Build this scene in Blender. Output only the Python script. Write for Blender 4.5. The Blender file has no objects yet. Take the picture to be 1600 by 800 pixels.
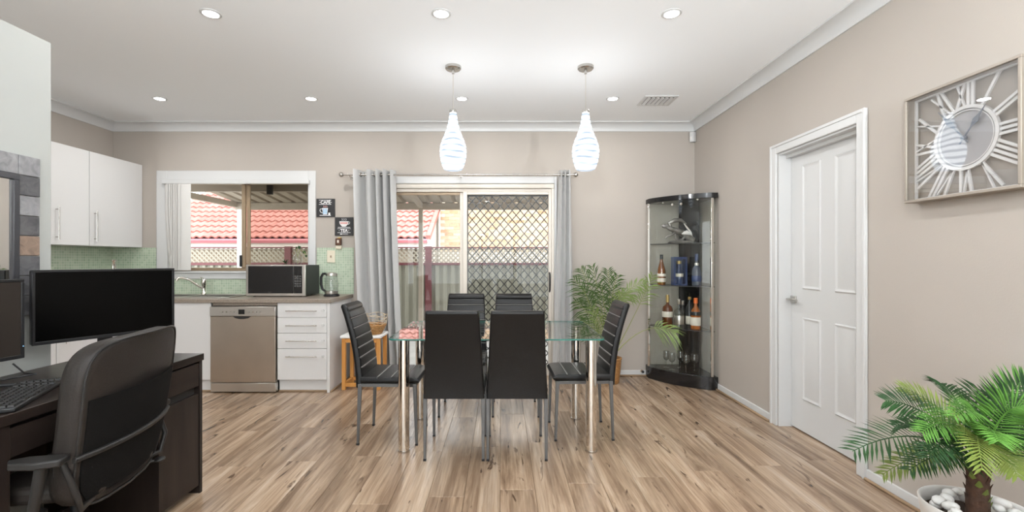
import bpy, math, random
from mathutils import Vector, Matrix
R = math.radians
random.seed(7)
scene = bpy.context.scene
col = scene.collection

# ------------------------------------------------------------------ camera, world, sun, exposure
FPX, CX, CY, CAMH = 720.0, 783.0, 406.0, 1.24
cd = bpy.data.cameras.new('camera'); cam = bpy.data.objects.new('camera', cd); col.objects.link(cam)
cam.location = (0, 0, CAMH); cam.rotation_euler = (R(90), 0, 0)
cd.sensor_width = 36; cd.lens = FPX / 1600 * 36
cd.shift_x = (800 - CX) / 1600; cd.shift_y = (CY - 400) / 1600
cd.clip_start = 0.05; cd.clip_end = 200
scene.camera = cam
w = bpy.data.worlds.new('sky'); scene.world = w; w.use_nodes = True
w.node_tree.nodes['Background'].inputs[0].default_value = (0.93, 0.97, 1.0, 1)
w.node_tree.nodes['Background'].inputs[1].default_value = 4.0
sd = bpy.data.lights.new('sun', 'SUN'); sun = bpy.data.objects.new('sun', sd); col.objects.link(sun)
sd.energy = 1.8; sd.angle = R(3); sd.color = (1.0, 0.96, 0.9)
sun.rotation_euler = (R(42), 0, R(-28))       # shines towards +y, over the house onto the neighbours
FILL_UPLIGHT_W = 290.0
DOWNLIGHT_W, PENDANT_W, SHADE_E = 5.5, 22.0, 2.2
scene.view_settings.view_transform = 'Standard'
scene.view_settings.look = 'None'
scene.view_settings.exposure = 0.36
scene.view_settings.gamma = 1.0
scene.view_settings.use_curve_mapping = False
scene.cycles.use_denoising = True
scene.cycles.max_bounces = 14
scene.cycles.diffuse_bounces = 6
scene.cycles.transparent_max_bounces = 24
scene.cycles.sample_clamp_indirect = 6

def at(px, py, d):
    return Vector(((px - CX) / FPX * d, d, CAMH - (py - CY) / FPX * d))

# ------------------------------------------------------------------ materials
def nm(name):
    m = bpy.data.materials.new(name); m.use_nodes = True
    return m, m.node_tree.nodes, m.node_tree.links, m.node_tree.nodes['Principled BSDF']
def pm(name, c, rough=0.5, metal=0.0, spec=0.5, noise=0.0, nscale=8.0, bump=0.0, bscale=60.0, coat=0.0, sheen=0.0):
    m, n, l, b = nm(name)
    b.inputs['Base Color'].default_value = (*c, 1); b.inputs['Roughness'].default_value = rough
    b.inputs['Metallic'].default_value = metal; b.inputs['Specular IOR Level'].default_value = spec
    b.inputs['Coat Weight'].default_value = coat; b.inputs['Sheen Weight'].default_value = sheen
    if noise or bump:
        tc = n.new('ShaderNodeTexCoord')
    if noise:
        t = n.new('ShaderNodeTexNoise'); t.inputs['Scale'].default_value = nscale; t.inputs['Detail'].default_value = 5
        l.new(tc.outputs['Object'], t.inputs['Vector'])
        r = n.new('ShaderNodeValToRGB')
        r.color_ramp.elements[0].color = (*[x * (1 - noise) for x in c], 1)
        r.color_ramp.elements[1].color = (*[min(1, x * (1 + noise)) for x in c], 1)
        r.color_ramp.elements[0].position = .3; r.color_ramp.elements[1].position = .7
        l.new(t.outputs['Fac'], r.inputs['Fac']); l.new(r.outputs['Color'], b.inputs['Base Color'])
    if bump:
        t2 = n.new('ShaderNodeTexNoise'); t2.inputs['Scale'].default_value = bscale; t2.inputs['Detail'].default_value = 4
        l.new(tc.outputs['Object'], t2.inputs['Vector'])
        bp = n.new('ShaderNodeBump'); bp.inputs['Strength'].default_value = bump; bp.inputs['Distance'].default_value = .01
        l.new(t2.outputs['Fac'], bp.inputs['Height']); l.new(bp.outputs['Normal'], b.inputs['Normal'])
    return m
def emis(name, c, s):
    m, n, l, b = nm(name)
    b.inputs['Base Color'].default_value = (*c, 1)
    b.inputs['Emission Color'].default_value = (*c, 1); b.inputs['Emission Strength'].default_value = s
    return m
def glass(name, tint=(1, 1, 1), refl=1.0, rough=0.0, ior=1.5):
    # thin architectural glass: clear transmission plus a Fresnel mirror
    m = bpy.data.materials.new(name); m.use_nodes = True
    n, l = m.node_tree.nodes, m.node_tree.links; n.clear()
    o = n.new('ShaderNodeOutputMaterial'); mx = n.new('ShaderNodeMixShader')
    t = n.new('ShaderNodeBsdfTransparent'); g = n.new('ShaderNodeBsdfGlossy'); f = n.new('ShaderNodeLayerWeight')
    t.inputs[0].default_value = (*tint, 1); g.inputs['Roughness'].default_value = rough
    f.inputs['Blend'].default_value = .5
    p5 = n.new('ShaderNodeMath'); p5.operation = 'POWER'; p5.inputs[1].default_value = 5.0; l.new(f.outputs['Facing'], p5.inputs[0])
    k = n.new('ShaderNodeMath'); k.operation = 'MULTIPLY_ADD'; k.inputs[1].default_value = .9 * min(1, refl); k.inputs[2].default_value = .04 * refl; k.use_clamp = True
    l.new(p5.outputs[0], k.inputs[0]); l.new(k.outputs[0], mx.inputs[0])
    l.new(t.outputs[0], mx.inputs[1]); l.new(g.outputs[0], mx.inputs[2]); l.new(mx.outputs[0], o.inputs[0])
    return m
def ramp(n, stops):
    r = n.new('ShaderNodeValToRGB'); e = r.color_ramp.elements
    while len(e) < len(stops): e.new(.5)
    for i, (p, c) in enumerate(stops): e[i].position = p; e[i].color = (*c, 1)
    return r
def mat_plank():
    m, n, l, b = nm('oak_laminate')
    tc = n.new('ShaderNodeTexCoord'); oi = n.new('ShaderNodeObjectInfo')
    mul = n.new('ShaderNodeVectorMath'); mul.operation = 'SCALE'; mul.inputs[0].default_value = (37, 91, 13)
    l.new(oi.outputs['Random'], mul.inputs['Scale'])
    add = n.new('ShaderNodeVectorMath'); add.operation = 'ADD'
    l.new(tc.outputs['Object'], add.inputs[0]); l.new(mul.outputs[0], add.inputs[1])
    mp = n.new('ShaderNodeMapping'); mp.inputs['Scale'].default_value = (1.0, .085, 1)
    l.new(add.outputs[0], mp.inputs['Vector'])
    a = n.new('ShaderNodeTexNoise'); a.inputs['Scale'].default_value = 11; a.inputs['Detail'].default_value = 9; a.inputs['Roughness'].default_value = .62; a.inputs['Distortion'].default_value = .6
    l.new(mp.outputs[0], a.inputs['Vector'])
    r1 = ramp(n, [(.28, (.13, .082, .05)), (.42, (.255, .172, .112)), (.56, (.40, .29, .20)), (.74, (.56, .45, .35))])
    l.new(a.outputs['Fac'], r1.inputs['Fac'])
    # fine grain
    mp2 = n.new('ShaderNodeMapping'); mp2.inputs['Scale'].default_value = (1.0, .035, 1); l.new(add.outputs[0], mp2.inputs['Vector'])
    g = n.new('ShaderNodeTexNoise'); g.inputs['Scale'].default_value = 90; g.inputs['Detail'].default_value = 4; l.new(mp2.outputs[0], g.inputs['Vector'])
    r2 = ramp(n, [(.3, (.72, .70, .68)), (.65, (1.06, 1.06, 1.06))]); l.new(g.outputs['Fac'], r2.inputs['Fac'])
    m1 = n.new('ShaderNodeMix'); m1.data_type = 'RGBA'; m1.blend_type = 'MULTIPLY'; m1.inputs['Factor'].default_value = 1
    l.new(r1.outputs['Color'], m1.inputs['A']); l.new(r2.outputs['Color'], m1.inputs['B'])
    # dark cracks and knots
    mp3 = n.new('ShaderNodeMapping'); mp3.inputs['Scale'].default_value = (1.0, .2, 1); l.new(add.outputs[0], mp3.inputs['Vector'])
    c = n.new('ShaderNodeTexNoise'); c.inputs['Scale'].default_value = 17; c.inputs['Detail'].default_value = 3; c.inputs['Distortion'].default_value = 1.2; l.new(mp3.outputs[0], c.inputs['Vector'])
    r3 = ramp(n, [(.29, (.26, .22, .19)), (.36, (1, 1, 1))]); l.new(c.outputs['Fac'], r3.inputs['Fac'])
    m2 = n.new('ShaderNodeMix'); m2.data_type = 'RGBA'; m2.blend_type = 'MULTIPLY'; m2.inputs['Factor'].default_value = 1
    l.new(m1.outputs['Result'], m2.inputs['A']); l.new(r3.outputs['Color'], m2.inputs['B'])
    mr = n.new('ShaderNodeMapRange'); mr.inputs['To Min'].default_value = .9; mr.inputs['To Max'].default_value = 1.1
    l.new(oi.outputs['Random'], mr.inputs['Value'])
    m3 = n.new('ShaderNodeVectorMath'); m3.operation = 'SCALE'
    l.new(m2.outputs['Result'], m3.inputs[0]); l.new(mr.outputs[0], m3.inputs['Scale'])
    l.new(m3.outputs[0], b.inputs['Base Color'])
    b.inputs['Roughness'].default_value = .26; b.inputs['Specular IOR Level'].default_value = .5
    bp = n.new('ShaderNodeBump'); bp.inputs['Strength'].default_value = .12; bp.inputs['Distance'].default_value = .004
    l.new(g.outputs['Fac'], bp.inputs['Height']); l.new(bp.outputs['Normal'], b.inputs['Normal'])
    return m
def mat_wood(name, c0, c1, scale=(1, .08, 1), ns=14, rough=.4):
    m, n, l, b = nm(name)
    tc = n.new('ShaderNodeTexCoord'); mp = n.new('ShaderNodeMapping'); mp.inputs['Scale'].default_value = scale
    l.new(tc.outputs['Object'], mp.inputs['Vector'])
    t = n.new('ShaderNodeTexNoise'); t.inputs['Scale'].default_value = ns; t.inputs['Detail'].default_value = 7; t.inputs['Distortion'].default_value = .5
    l.new(mp.outputs[0], t.inputs['Vector'])
    r = ramp(n, [(.3, c0), (.7, c1)]); l.new(t.outputs['Fac'], r.inputs['Fac']); l.new(r.outputs['Color'], b.inputs['Base Color'])
    b.inputs['Roughness'].default_value = rough; b.inputs['Specular IOR Level'].default_value = .3
    return m
def mat_mosaic():
    m, n, l, b = nm('green_mosaic')
    tc = n.new('ShaderNodeTexCoord')
    sep = n.new('ShaderNodeSeparateXYZ'); l.new(tc.outputs['Object'], sep.inputs[0])
    ad = n.new('ShaderNodeMath'); ad.operation = 'ADD'; l.new(sep.outputs['X'], ad.inputs[0]); l.new(sep.outputs['Y'], ad.inputs[1])
    cmb = n.new('ShaderNodeCombineXYZ'); l.new(ad.outputs[0], cmb.inputs['X']); l.new(sep.outputs['Z'], cmb.inputs['Y'])
    br = n.new('ShaderNodeTexBrick'); br.offset = 0; br.inputs['Scale'].default_value = 1
    br.inputs['Brick Width'].default_value = .025; br.inputs['Row Height'].default_value = .025; br.inputs['Mortar Size'].default_value = .0022
    br.inputs['Color1'].default_value = (.36, .47, .34, 1); br.inputs['Color2'].default_value = (.50, .60, .46, 1); br.inputs['Mortar'].default_value = (.62, .66, .56, 1)
    l.new(cmb.outputs[0], br.inputs['Vector']); l.new(br.outputs['Color'], b.inputs['Base Color'])
    bp = n.new('ShaderNodeBump'); bp.invert = True; bp.inputs['Strength'].default_value = .4; bp.inputs['Distance'].default_value = .003
    l.new(br.outputs['Fac'], bp.inputs['Height']); l.new(bp.outputs['Normal'], b.inputs['Normal'])
    b.inputs['Roughness'].default_value = .15
    return m
def mat_slate(name, c0, c1):
    m, n, l, b = nm(name)
    tc = n.new('ShaderNodeTexCoord'); t = n.new('ShaderNodeTexNoise'); t.inputs['Scale'].default_value = 22; t.inputs['Detail'].default_value = 8; t.inputs['Distortion'].default_value = 1
    l.new(tc.outputs['Object'], t.inputs['Vector'])
    r = ramp(n, [(.3, c0), (.7, c1)]); l.new(t.outputs['Fac'], r.inputs['Fac']); l.new(r.outputs['Color'], b.inputs['Base Color'])
    bp = n.new('ShaderNodeBump'); bp.inputs['Strength'].default_value = .6; bp.inputs['Distance'].default_value = .006
    l.new(t.outputs['Fac'], bp.inputs['Height']); l.new(bp.outputs['Normal'], b.inputs['Normal']); b.inputs['Roughness'].default_value = .6
    return m
def mat_random(name, cols, rough=.7, noise_s=20, var=.15):
    m, n, l, b = nm(name)
    oi = n.new('ShaderNodeObjectInfo'); k = len(cols)
    r = ramp(n, [(i / max(1, k - 1), c) for i, c in enumerate(cols)]); l.new(oi.outputs['Random'], r.inputs['Fac'])
    tc = n.new('ShaderNodeTexCoord'); t = n.new('ShaderNodeTexNoise'); t.inputs['Scale'].default_value = noise_s; l.new(tc.outputs['Object'], t.inputs['Vector'])
    r2 = ramp(n, [(.3, (1 - var,) * 3), (.7, (1 + var,) * 3)]); l.new(t.outputs['Fac'], r2.inputs['Fac'])
    mx = n.new('ShaderNodeMix'); mx.data_type = 'RGBA'; mx.blend_type = 'MULTIPLY'; mx.inputs['Factor'].default_value = 1
    l.new(r.outputs['Color'], mx.inputs['A']); l.new(r2.outputs['Color'], mx.inputs['B']); l.new(mx.outputs['Result'], b.inputs['Base Color'])
    b.inputs['Roughness'].default_value = rough
    return m
def mat_shade():
    m = bpy.data.materials.new('swirl_glass_shade'); m.use_nodes = True
    n, l = m.node_tree.nodes, m.node_tree.links; n.clear()
    o = n.new('ShaderNodeOutputMaterial'); mx = n.new('ShaderNodeMixShader'); mx.inputs[0].default_value = .25
    e = n.new('ShaderNodeEmission'); e.inputs[1].default_value = SHADE_E; t = n.new('ShaderNodeBsdfTransparent')
    tc = n.new('ShaderNodeTexCoord'); wv = n.new('ShaderNodeTexWave'); wv.wave_type = 'BANDS'; wv.bands_direction = 'Z'
    wv.inputs['Scale'].default_value = 7.5; wv.inputs['Distortion'].default_value = 5.5; wv.inputs['Detail'].default_value = 1.0; wv.inputs['Detail Scale'].default_value = .6
    l.new(tc.outputs['Object'], wv.inputs['Vector'])
    r = ramp(n, [(.0, (.20, .25, .32)), (.16, (.26, .32, .39)), (.24, (.44, .50, .57)), (.6, (.9, .96, 1))]); l.new(wv.outputs['Color'], r.inputs['Fac'])
    l.new(r.outputs['Color'], e.inputs[0]); l.new(e.outputs[0], mx.inputs[1]); l.new(t.outputs[0], mx.inputs[2]); l.new(mx.outputs[0], o.inputs[0])
    return m
M = {}
M['wall'] = pm('beige_paint', (.435, .395, .355), .75, noise=.02, nscale=2, bump=.05, bscale=150)
M['ceil'] = pm('ceiling_white', (.90, .925, .95), .85, bump=.03, bscale=80)
M['trim'] = pm('trim_white', (.62, .625, .625), .35)
M['part'] = pm('partition_white', (.40, .415, .40), .5, noise=.01)
M['lam'] = pm('white_laminate', (.71, .71, .71), .3)
M['bench'] = pm('stone_laminate', (.27, .225, .185), .3, noise=.25, nscale=120)
M['floorbase'] = pm('floor_base', (.12, .085, .06), .7)
M['plank'] = mat_plank()
M['mosaic'] = mat_mosaic()
M['quad'] = mat_wood('oak_beading', (.22, .14, .08), (.40, .28, .18), (.1, .1, 1), 20, .5)
M['steel'] = pm('brushed_steel', (.50, .44, .375), .32, 1.0, noise=.05, nscale=5)
M['steel2'] = pm('satin_steel', (.62, .60, .57), .28, 1.0)
M['chrome'] = pm('chrome', (.80, .77, .72), .05, 1.0)
M['nickel'] = pm('brushed_nickel', (.55, .53, .50), .25, 1.0)
M['blackgloss'] = pm('black_gloss', (.008, .008, .009), .08, spec=.6)
M['blackplas'] = pm('black_plastic', (.012, .012, .013), .38, spec=.3)
M['screen'] = pm('black_screen', (.0, .0, .0), .30, spec=.12)
M['screen2'] = pm('grey_screen', (.022, .017, .014), .35, spec=.3)
M['leather'] = pm('black_leatherette', (.0065, .0062, .0062), .33, spec=.28, bump=.12, bscale=220)
M['seam_glint'] = pm('seam_highlight', (.34, .33, .32), .5)  # light grey puts the specular glint of the seam grooves into the colour
M['chairleg'] = pm('grey_powdercoat', (.12, .12, .12), .4, .5)
M['officeup'] = pm('office_leather', (.020, .0165, .0145), .45, spec=.22, bump=.1, bscale=150)
M['officemesh'] = pm('office_fabric', (.005, .0047, .0045), .9, spec=.1, bump=.3, bscale=500)
M['officeplas'] = pm('office_plastic', (.016, .015, .0145), .4, spec=.3)
M['desk'] = mat_wood('dark_brown_wood', (.011, .0078, .0065), (.025, .0175, .0145), (1, .1, 1), 18, .35)
M['deskv'] = mat_wood('dark_brown_wood_upright', (.011, .0078, .0065), (.025, .0175, .0145), (1, 1, .1), 18, .4)
M['glasspane'] = glass('window_glass', (.97, .98, .98), 0.45)
M['tableglass'] = glass('table_glass', (.965, .985, .975), 1.5)
M['tableedge'] = pm('glass_edge', (.03, .16, .13), .1)
M['cabglass'] = glass('cabinet_glass', (.975, .985, .978), .7)
M['clearglass'] = glass('clear_glass', (.90, .91, .91), 2.2)
M['clockglass'] = glass('clock_glass', (.98, .98, .98), 3.2)
M['mirror'] = pm('mirror', (.78, .78, .77), .02, 1.0)
M['curtain'] = pm('grey_curtain', (.49, .49, .485), .8, bump=.15, bscale=300, sheen=.2)
M['blind'] = pm('blind_vinyl', (.74, .73, .71), .6)
M['bronze'] = pm('bronze_aluminium', (.36, .27, .18), .4, .3)
M['alu'] = pm('beige_aluminium', (.66, .61, .54), .4, .1)
M['grille'] = pm('black_grille', (.015, .013, .012), .4)
M['screenmesh'] = glass('insect_screen', (.74, .73, .70), 0.0)
M['wicker'] = mat_wood('wicker', (.22, .10, .03), (.50, .28, .11), (1, 1, 3), 60, .6)
M['wickerlight'] = pm('pale_cane', (.55, .45, .32), .6)
M['honey'] = mat_wood('honey_wood', (.50, .22, .05), (.66, .33, .10), (1, 1, .1), 15, .4)
M['white'] = pm('white_paint', (.82, .82, .81), .4)
M['cream'] = pm('cream_plastic', (.74, .68, .54), .4)
M['brown'] = pm('brown_plastic', (.10, .04, .02), .4)
M['yellow'] = pm('yellow', (.7, .5, .08), .4)
M['signblack'] = pm('sign_black', (.02, .02, .022), .55)
M['signwhite'] = pm('sign_white', (.80, .80, .80), .6)
M['signblue'] = pm('sign_blue', (.22, .45, .68), .6)
M['signred'] = pm('sign_red', (.65, .35, .33), .6)
M['shade'] = mat_shade()
M['lamp'] = emis('lamp_disc', (1, .99, .97), 9.0)
M['frondA'] = pm('areca_green', (.05, .10, .02), .5, spec=.25, noise=.3, nscale=9)
M['frondA2'] = pm('areca_light_green', (.19, .27, .075), .45, noise=.25, nscale=9)
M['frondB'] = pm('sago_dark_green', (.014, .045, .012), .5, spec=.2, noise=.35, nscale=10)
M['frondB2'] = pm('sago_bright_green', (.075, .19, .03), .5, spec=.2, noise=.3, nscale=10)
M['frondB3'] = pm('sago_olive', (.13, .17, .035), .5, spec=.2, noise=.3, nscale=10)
M['stemA'] = pm('areca_stem', (.25, .28, .09), .5)
M['trunk'] = pm('trunk_brown', (.055, .024, .012), .85, noise=.4, nscale=30, bump=.6, bscale=60)
M['soil'] = pm('soil', (.05, .03, .02), .9)
M['planter'] = pm('planter_white', (.70, .69, .67), .35)
M['pebble'] = pm('pebble_white', (.80, .79, .77), .5, noise=.06, nscale=12)
M['clockframe'] = pm('champagne_frame', (.34, .30, .255), .4, .35)
M['clocksilver'] = pm('clock_silver', (.78, .78, .78), .35, .15)
M['clockdial'] = pm('clock_dial_grey', (.42, .42, .44), .45, .1)
M['clockhand'] = pm('clock_hand', (.17, .20, .25), .4, .2)
M['amber'] = pm('amber_liquor', (.13, .045, .010), .06, spec=.7)
M['darkamber'] = pm('dark_amber', (.10, .026, .008), .06, spec=.7)
M['orange'] = pm('orange_liquor', (.30, .085, .012), .06, spec=.7)
M['darkbottle'] = pm('dark_bottle', (.014, .016, .018), .06, spec=.7)
M['bluedark'] = pm('navy_blue', (.03, .05, .13), .2)
M['blueblack'] = pm('smoky_blue_glass', (.06, .07, .10), .08, spec=.7)
M['label'] = pm('paper_label', (.72, .68, .60), .6)
M['gold'] = pm('gold_cap', (.50, .35, .14), .35, .6)
M['orangecap'] = pm('orange_cap', (.75, .16, .03), .4)
M['sculpt'] = pm('pewter', (.22, .21, .20), .3, .5, noise=.5, nscale=14)
M['sculpt2'] = pm('pewter_white', (.70, .68, .66), .35)
M['slate0'] = mat_slate('slate_grey', (.16, .16, .17), (.30, .30, .31))
M['slate1'] = mat_slate('slate_dark', (.05, .05, .055), (.11, .11, .115))
M['slate2'] = mat_slate('slate_rust', (.16, .11, .08), (.29, .21, .16))
M['grout'] = pm('grout', (.35, .33, .31), .8)
M['darkframe'] = pm('dark_frame', (.03, .03, .035), .35)
M['void'] = pm('dark_recess', (.02, .018, .016), .8)
# outdoors
M['rooftile'] = mat_random('terracotta_tile', [(.37, .135, .11), (.44, .18, .15), (.40, .155, .13)], .7, 6, .12)
M['maroon'] = pm('maroon_steel', (.12, .028, .032), .45)
M['rosegutter'] = pm('rose_gutter', (.42, .13, .15), .45)
M['eave'] = pm('eave_white', (.80, .76, .70), .6)
M['brick'] = mat_random('cream_brick', [(.46, .29, .17), (.54, .39, .26), (.42, .23, .12), (.56, .43, .30)], .85, 12, .15)
M['neighwall'] = pm('tan_render', (.30, .23, .17), .9)
M['mortar'] = pm('mortar', (.56, .49, .41), .9)
M['fence'] = pm('cream_steel_fence', (.235, .225, .175), .5)
M['lattice'] = pm('cream_lattice', (.30, .27, .215), .6)
M['patio'] = pm('patio_beige', (.40, .34, .27), .5)
M['patiowhite'] = pm('patio_white', (.80, .78, .75), .5)
M['concrete'] = pm('concrete', (.45, .43, .40), .9, noise=.1, nscale=3)

# ------------------------------------------------------------------ mesh helpers
class MB:
    def __init__(s): s.v = []; s.f = []; s.mi = []
    def _a(s, vs, fs, m=0):
        o = len(s.v); s.v += [Vector(x) for x in vs]
        s.f += [tuple(i + o for i in f) for f in fs]; s.mi += [m] * len(fs); return s
    def box(s, x0, x1, y0, y1, z0, z1, m=0):
        return s._a([(x0, y0, z0), (x1, y0, z0), (x1, y1, z0), (x0, y1, z0), (x0, y0, z1), (x1, y0, z1), (x1, y1, z1), (x0, y1, z1)],
                    [(0, 3, 2, 1), (4, 5, 6, 7), (0, 1, 5, 4), (1, 2, 6, 5), (2, 3, 7, 6), (3, 0, 4, 7)], m)
    def cbox(s, c, size, rot=None, m=0):
        t = MB().box(-size[0] / 2, size[0] / 2, -size[1] / 2, size[1] / 2, -size[2] / 2, size[2] / 2)
        rm = rot.to_3x3() if rot is not None else Matrix.Identity(3)
        return s._a([rm @ v + Vector(c) for v in t.v], t.f, m)
    def bar(s, a, b, wd, th, up=(0, 0, 1), m=0):
        a, b = Vector(a), Vector(b); d = (b - a); L = d.length; d.normalize()
        u = Vector(up); sd = d.cross(u)
        if sd.length < 1e-5: sd = d.cross(Vector((1, 0, 0)))
        sd.normalize(); u = sd.cross(d)
        rot = Matrix((d, sd, u)).transposed()
        return s.cbox((a + b) / 2, (L, wd, th), rot, m)
    def rings(s, rs, cap=True, closed=False, m=0):
        n = len(rs[0]); vs = [p for r in rs for p in r]; fs = []; k = len(rs)
        for i in range(k if closed else k - 1):
            j = (i + 1) % k
            for a in range(n):
                b = (a + 1) % n
                fs.append((i * n + a, i * n + b, j * n + b, j * n + a))
        if cap and not closed: fs += [tuple(range(n - 1, -1, -1)), tuple((k - 1) * n + a for a in range(n))]
        return s._a(vs, fs, m)
    def tube(s, pts, r, n=8, m=0, closed=False, cap=True):
        pts = [Vector(p) for p in pts]; k = len(pts); rs = []; prev = None
        for i, p in enumerate(pts):
            if closed: t = pts[(i + 1) % k] - pts[i - 1]
            else: t = pts[min(i + 1, k - 1)] - pts[max(i - 1, 0)]
            t.normalize()
            if prev is None:
                u = t.cross(Vector((0, 0, 1)))
                if u.length < 1e-3: u = t.cross(Vector((1, 0, 0)))
            else: u = prev - t * prev.dot(t)
            u.normalize(); prev = u; w_ = t.cross(u)
            rr = r[i] if isinstance(r, (list, tuple)) else r
            rs.append([p + (u * math.cos(2 * math.pi * a / n) + w_ * math.sin(2 * math.pi * a / n)) * rr for a in range(n)])
        return s.rings(rs, cap, closed, m)
    def lathe(s, prof, n=20, c=(0, 0, 0), m=0, cap=True, axis='z'):
        c = Vector(c); rs = []
        for r, z in prof:
            ring = []
            for a in range(n):
                x, y = r * math.cos(2 * math.pi * a / n), r * math.sin(2 * math.pi * a / n)
                ring.append(c + (Vector((x, y, z)) if axis == 'z' else Vector((x, -z, y)) if axis == 'y' else Vector((z, x, y))))
            rs.append(ring)
        return s.rings(rs, cap, False, m)
    def prism(s, poly, a0, a1, axis='z', m=0):
        f = {'z': lambda p, a: (p[0], p[1], a), 'y': lambda p, a: (p[0], a, p[1]), 'x': lambda p, a: (a, p[0], p[1])}[axis]
        return s.rings([[Vector(f(p, a0)) for p in poly], [Vector(f(p, a1)) for p in poly]], True, False, m)
    def ball(s, c, r, n=12, k=8, m=0, sc=(1, 1, 1)):
        c = Vector(c); rs = []
        for i in range(k + 1):
            th = math.pi * (i + .0001 + (-.0002 * (i == k))) / k
            rs.append([c + Vector((sc[0] * r * math.sin(th) * math.cos(2 * math.pi * a / n), sc[1] * r * math.sin(th) * math.sin(2 * math.pi * a / n), -sc[2] * r * math.cos(th))) for a in range(n)])
        return s.rings(rs, True, False, m)
    def xf(s, mat):
        s.v = [mat @ v for v in s.v]; return s
    def build(s, name, mat, parent=None, smooth=None, bevel=0, loc=None, world=False, seg=2):
        me = bpy.data.meshes.new(name)
        vs = s.v
        if world and parent is not None:
            o = Vector((0, 0, 0)); p = parent
            while p is not None: o = o + p.location; p = p.parent
            vs = [v - o for v in vs]
        me.from_pydata([tuple(v) for v in vs], [], s.f)
        mats = mat if isinstance(mat, (list, tuple)) else [mat]
        for x in mats: me.materials.append(M[x])
        if len(mats) > 1:
            for p, i in zip(me.polygons, s.mi): p.material_index = i
        import bmesh
        bm = bmesh.new(); bm.from_mesh(me); bmesh.ops.recalc_face_normals(bm, faces=bm.faces); bm.to_mesh(me); bm.free()
        ob = bpy.data.objects.new(name, me); col.objects.link(ob)
        if parent is not None: ob.parent = parent
        if loc is not None: ob.location = loc
        if bevel:
            bv = ob.modifiers.new('bevel', 'BEVEL'); bv.width = bevel; bv.segments = seg; bv.limit_method = 'ANGLE'; bv.angle_limit = R(35)
            if smooth is None: smooth = 40
        if smooth:
            for p in me.polygons: p.use_smooth = True
            me.set_sharp_from_angle(angle=R(smooth))
        return ob
def tag(o, label, cat, group=None):
    o['label'] = label; o['category'] = cat
    if group: o['group'] = group
    return o
def struct(o): o['kind'] = 'structure'; return o
def thing(name, label, cat, loc=(0, 0, 0), rz=0, group=None):
    o = bpy.data.objects.new(name, None); col.objects.link(o); o.location = loc; o.rotation_euler = (0, 0, rz)
    o.empty_display_size = .1
    return tag(o, label, cat, group)
def kids(o): return [c for c in bpy.data.objects if c.parent == o]
def copy_tree(o, parent=None):
    ch = kids(o); c = o.copy(); col.objects.link(c); c.parent = parent
    for k in ch: copy_tree(k, c)
    return c
def rrect(w_, h_, r, n=5, cx=0, cy=0):
    pts = []
    for (sx, sy, a0) in ((1, 1, 0), (-1, 1, 90), (-1, -1, 180), (1, -1, 270)):
        for i in range(n + 1):
            a = R(a0 + 90 * i / n); pts.append((cx + sx * (w_ / 2 - r) + r * math.cos(a), cy + sy * (h_ / 2 - r) + r * math.sin(a)))
    return pts
def text_mesh(name, txt, size, mat, parent, loc, rot=(R(90), 0, 0), ext=.0008, sx=1.0, bold=.0):
    cu = bpy.data.curves.new(name, 'FONT'); cu.body = txt; cu.size = size; cu.align_x = 'CENTER'; cu.align_y = 'CENTER'; cu.extrude = ext; cu.offset = bold
    o = bpy.data.objects.new(name, cu); col.objects.link(o)
    dg = bpy.context.evaluated_depsgraph_get(); me = bpy.data.meshes.new_from_object(o.evaluated_get(dg))
    bpy.data.objects.remove(o); bpy.data.curves.remove(cu)
    me.materials.clear(); me.materials.append(M[mat])
    ob = bpy.data.objects.new(name, me); col.objects.link(ob); ob.parent = parent; ob.location = loc; ob.rotation_euler = rot; ob.scale = (sx, 1, 1)
    return ob

# ------------------------------------------------------------------ the room
XL, XR, YB, YF, ZC = -4.15, 2.07, 4.93, -3.2, 2.70
WX0, WX1, WZ0, WZ1 = -3.56, -2.054, 1.12, 2.09          # kitchen window opening
DX0, DX1, DZ1 = -1.20, 0.568, 2.055                      # sliding door opening
RY0, RY1, RZ1 = 2.667, 3.445, 2.03                       # right-hand door opening
floor = struct(MB().box(XL - .2, XR + .35, YF - .2, YB + .12, -.2, -.012).build('floor', 'floorbase'))
pw, pl = .1884, 1.22
def plank_mesh(L):
    mb = MB(); c = .0015; hw = pw / 2 - .0005; hl = L / 2 - .0005
    rs = [[Vector((sx * (hw - i), sy * (hl - i), z)) for sx, sy in ((-1, -1), (1, -1), (1, 1), (-1, 1))] for i, z in ((0, -.012), (0, -c), (c, 0))]
    return mb.rings(rs)
plank0 = plank_mesh(pl).build('plank', 'plank', floor)
first = True; short = {}
ncol = int(math.ceil((XR + .12 - XL) / pw))
for i in range(ncol):
    x = XL + pw * (i + .5)
    y = YF - (i * .47 % 1) * pl
    while y < YB + .1:
        y0, y1 = max(y, YF), min(y + pl, YB + .1); L = round(y1 - y0, 2)
        if L > .05:
            if L >= pl - .005:
                o = plank0 if first else plank0.copy()
                if not first: col.objects.link(o)
                first = False
            else: o = plank_mesh(L).build('plank', 'plank', floor)
            o.location = (x, (y0 + y1) / 2, 0)
        y += pl
T = .12
struct(MB().box(XL - .6, XR + .6, YF - .6, YB + .55, ZC, ZC + .15).build('ceiling', 'ceil'))
wb = MB()
for a in ((XL - T, WX0, 0, ZC), (WX0, WX1, 0, WZ0), (WX0, WX1, WZ1, ZC), (WX1, DX0, 0, ZC), (DX0, DX1, DZ1, ZC), (DX1, XR + T, 0, ZC)):
    wb.box(a[0], a[1], YB, YB + T, a[2], a[3])
wall_back = struct(wb.build('wall_back', 'wall'))
wr = MB()
for a in ((YF, RY0, 0, ZC), (RY0, RY1, RZ1, ZC), (RY1, YB, 0, ZC)): wr.box(XR, XR + T, a[0], a[1], a[2], a[3])
struct(wr.build('wall_right', 'wall'))
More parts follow.
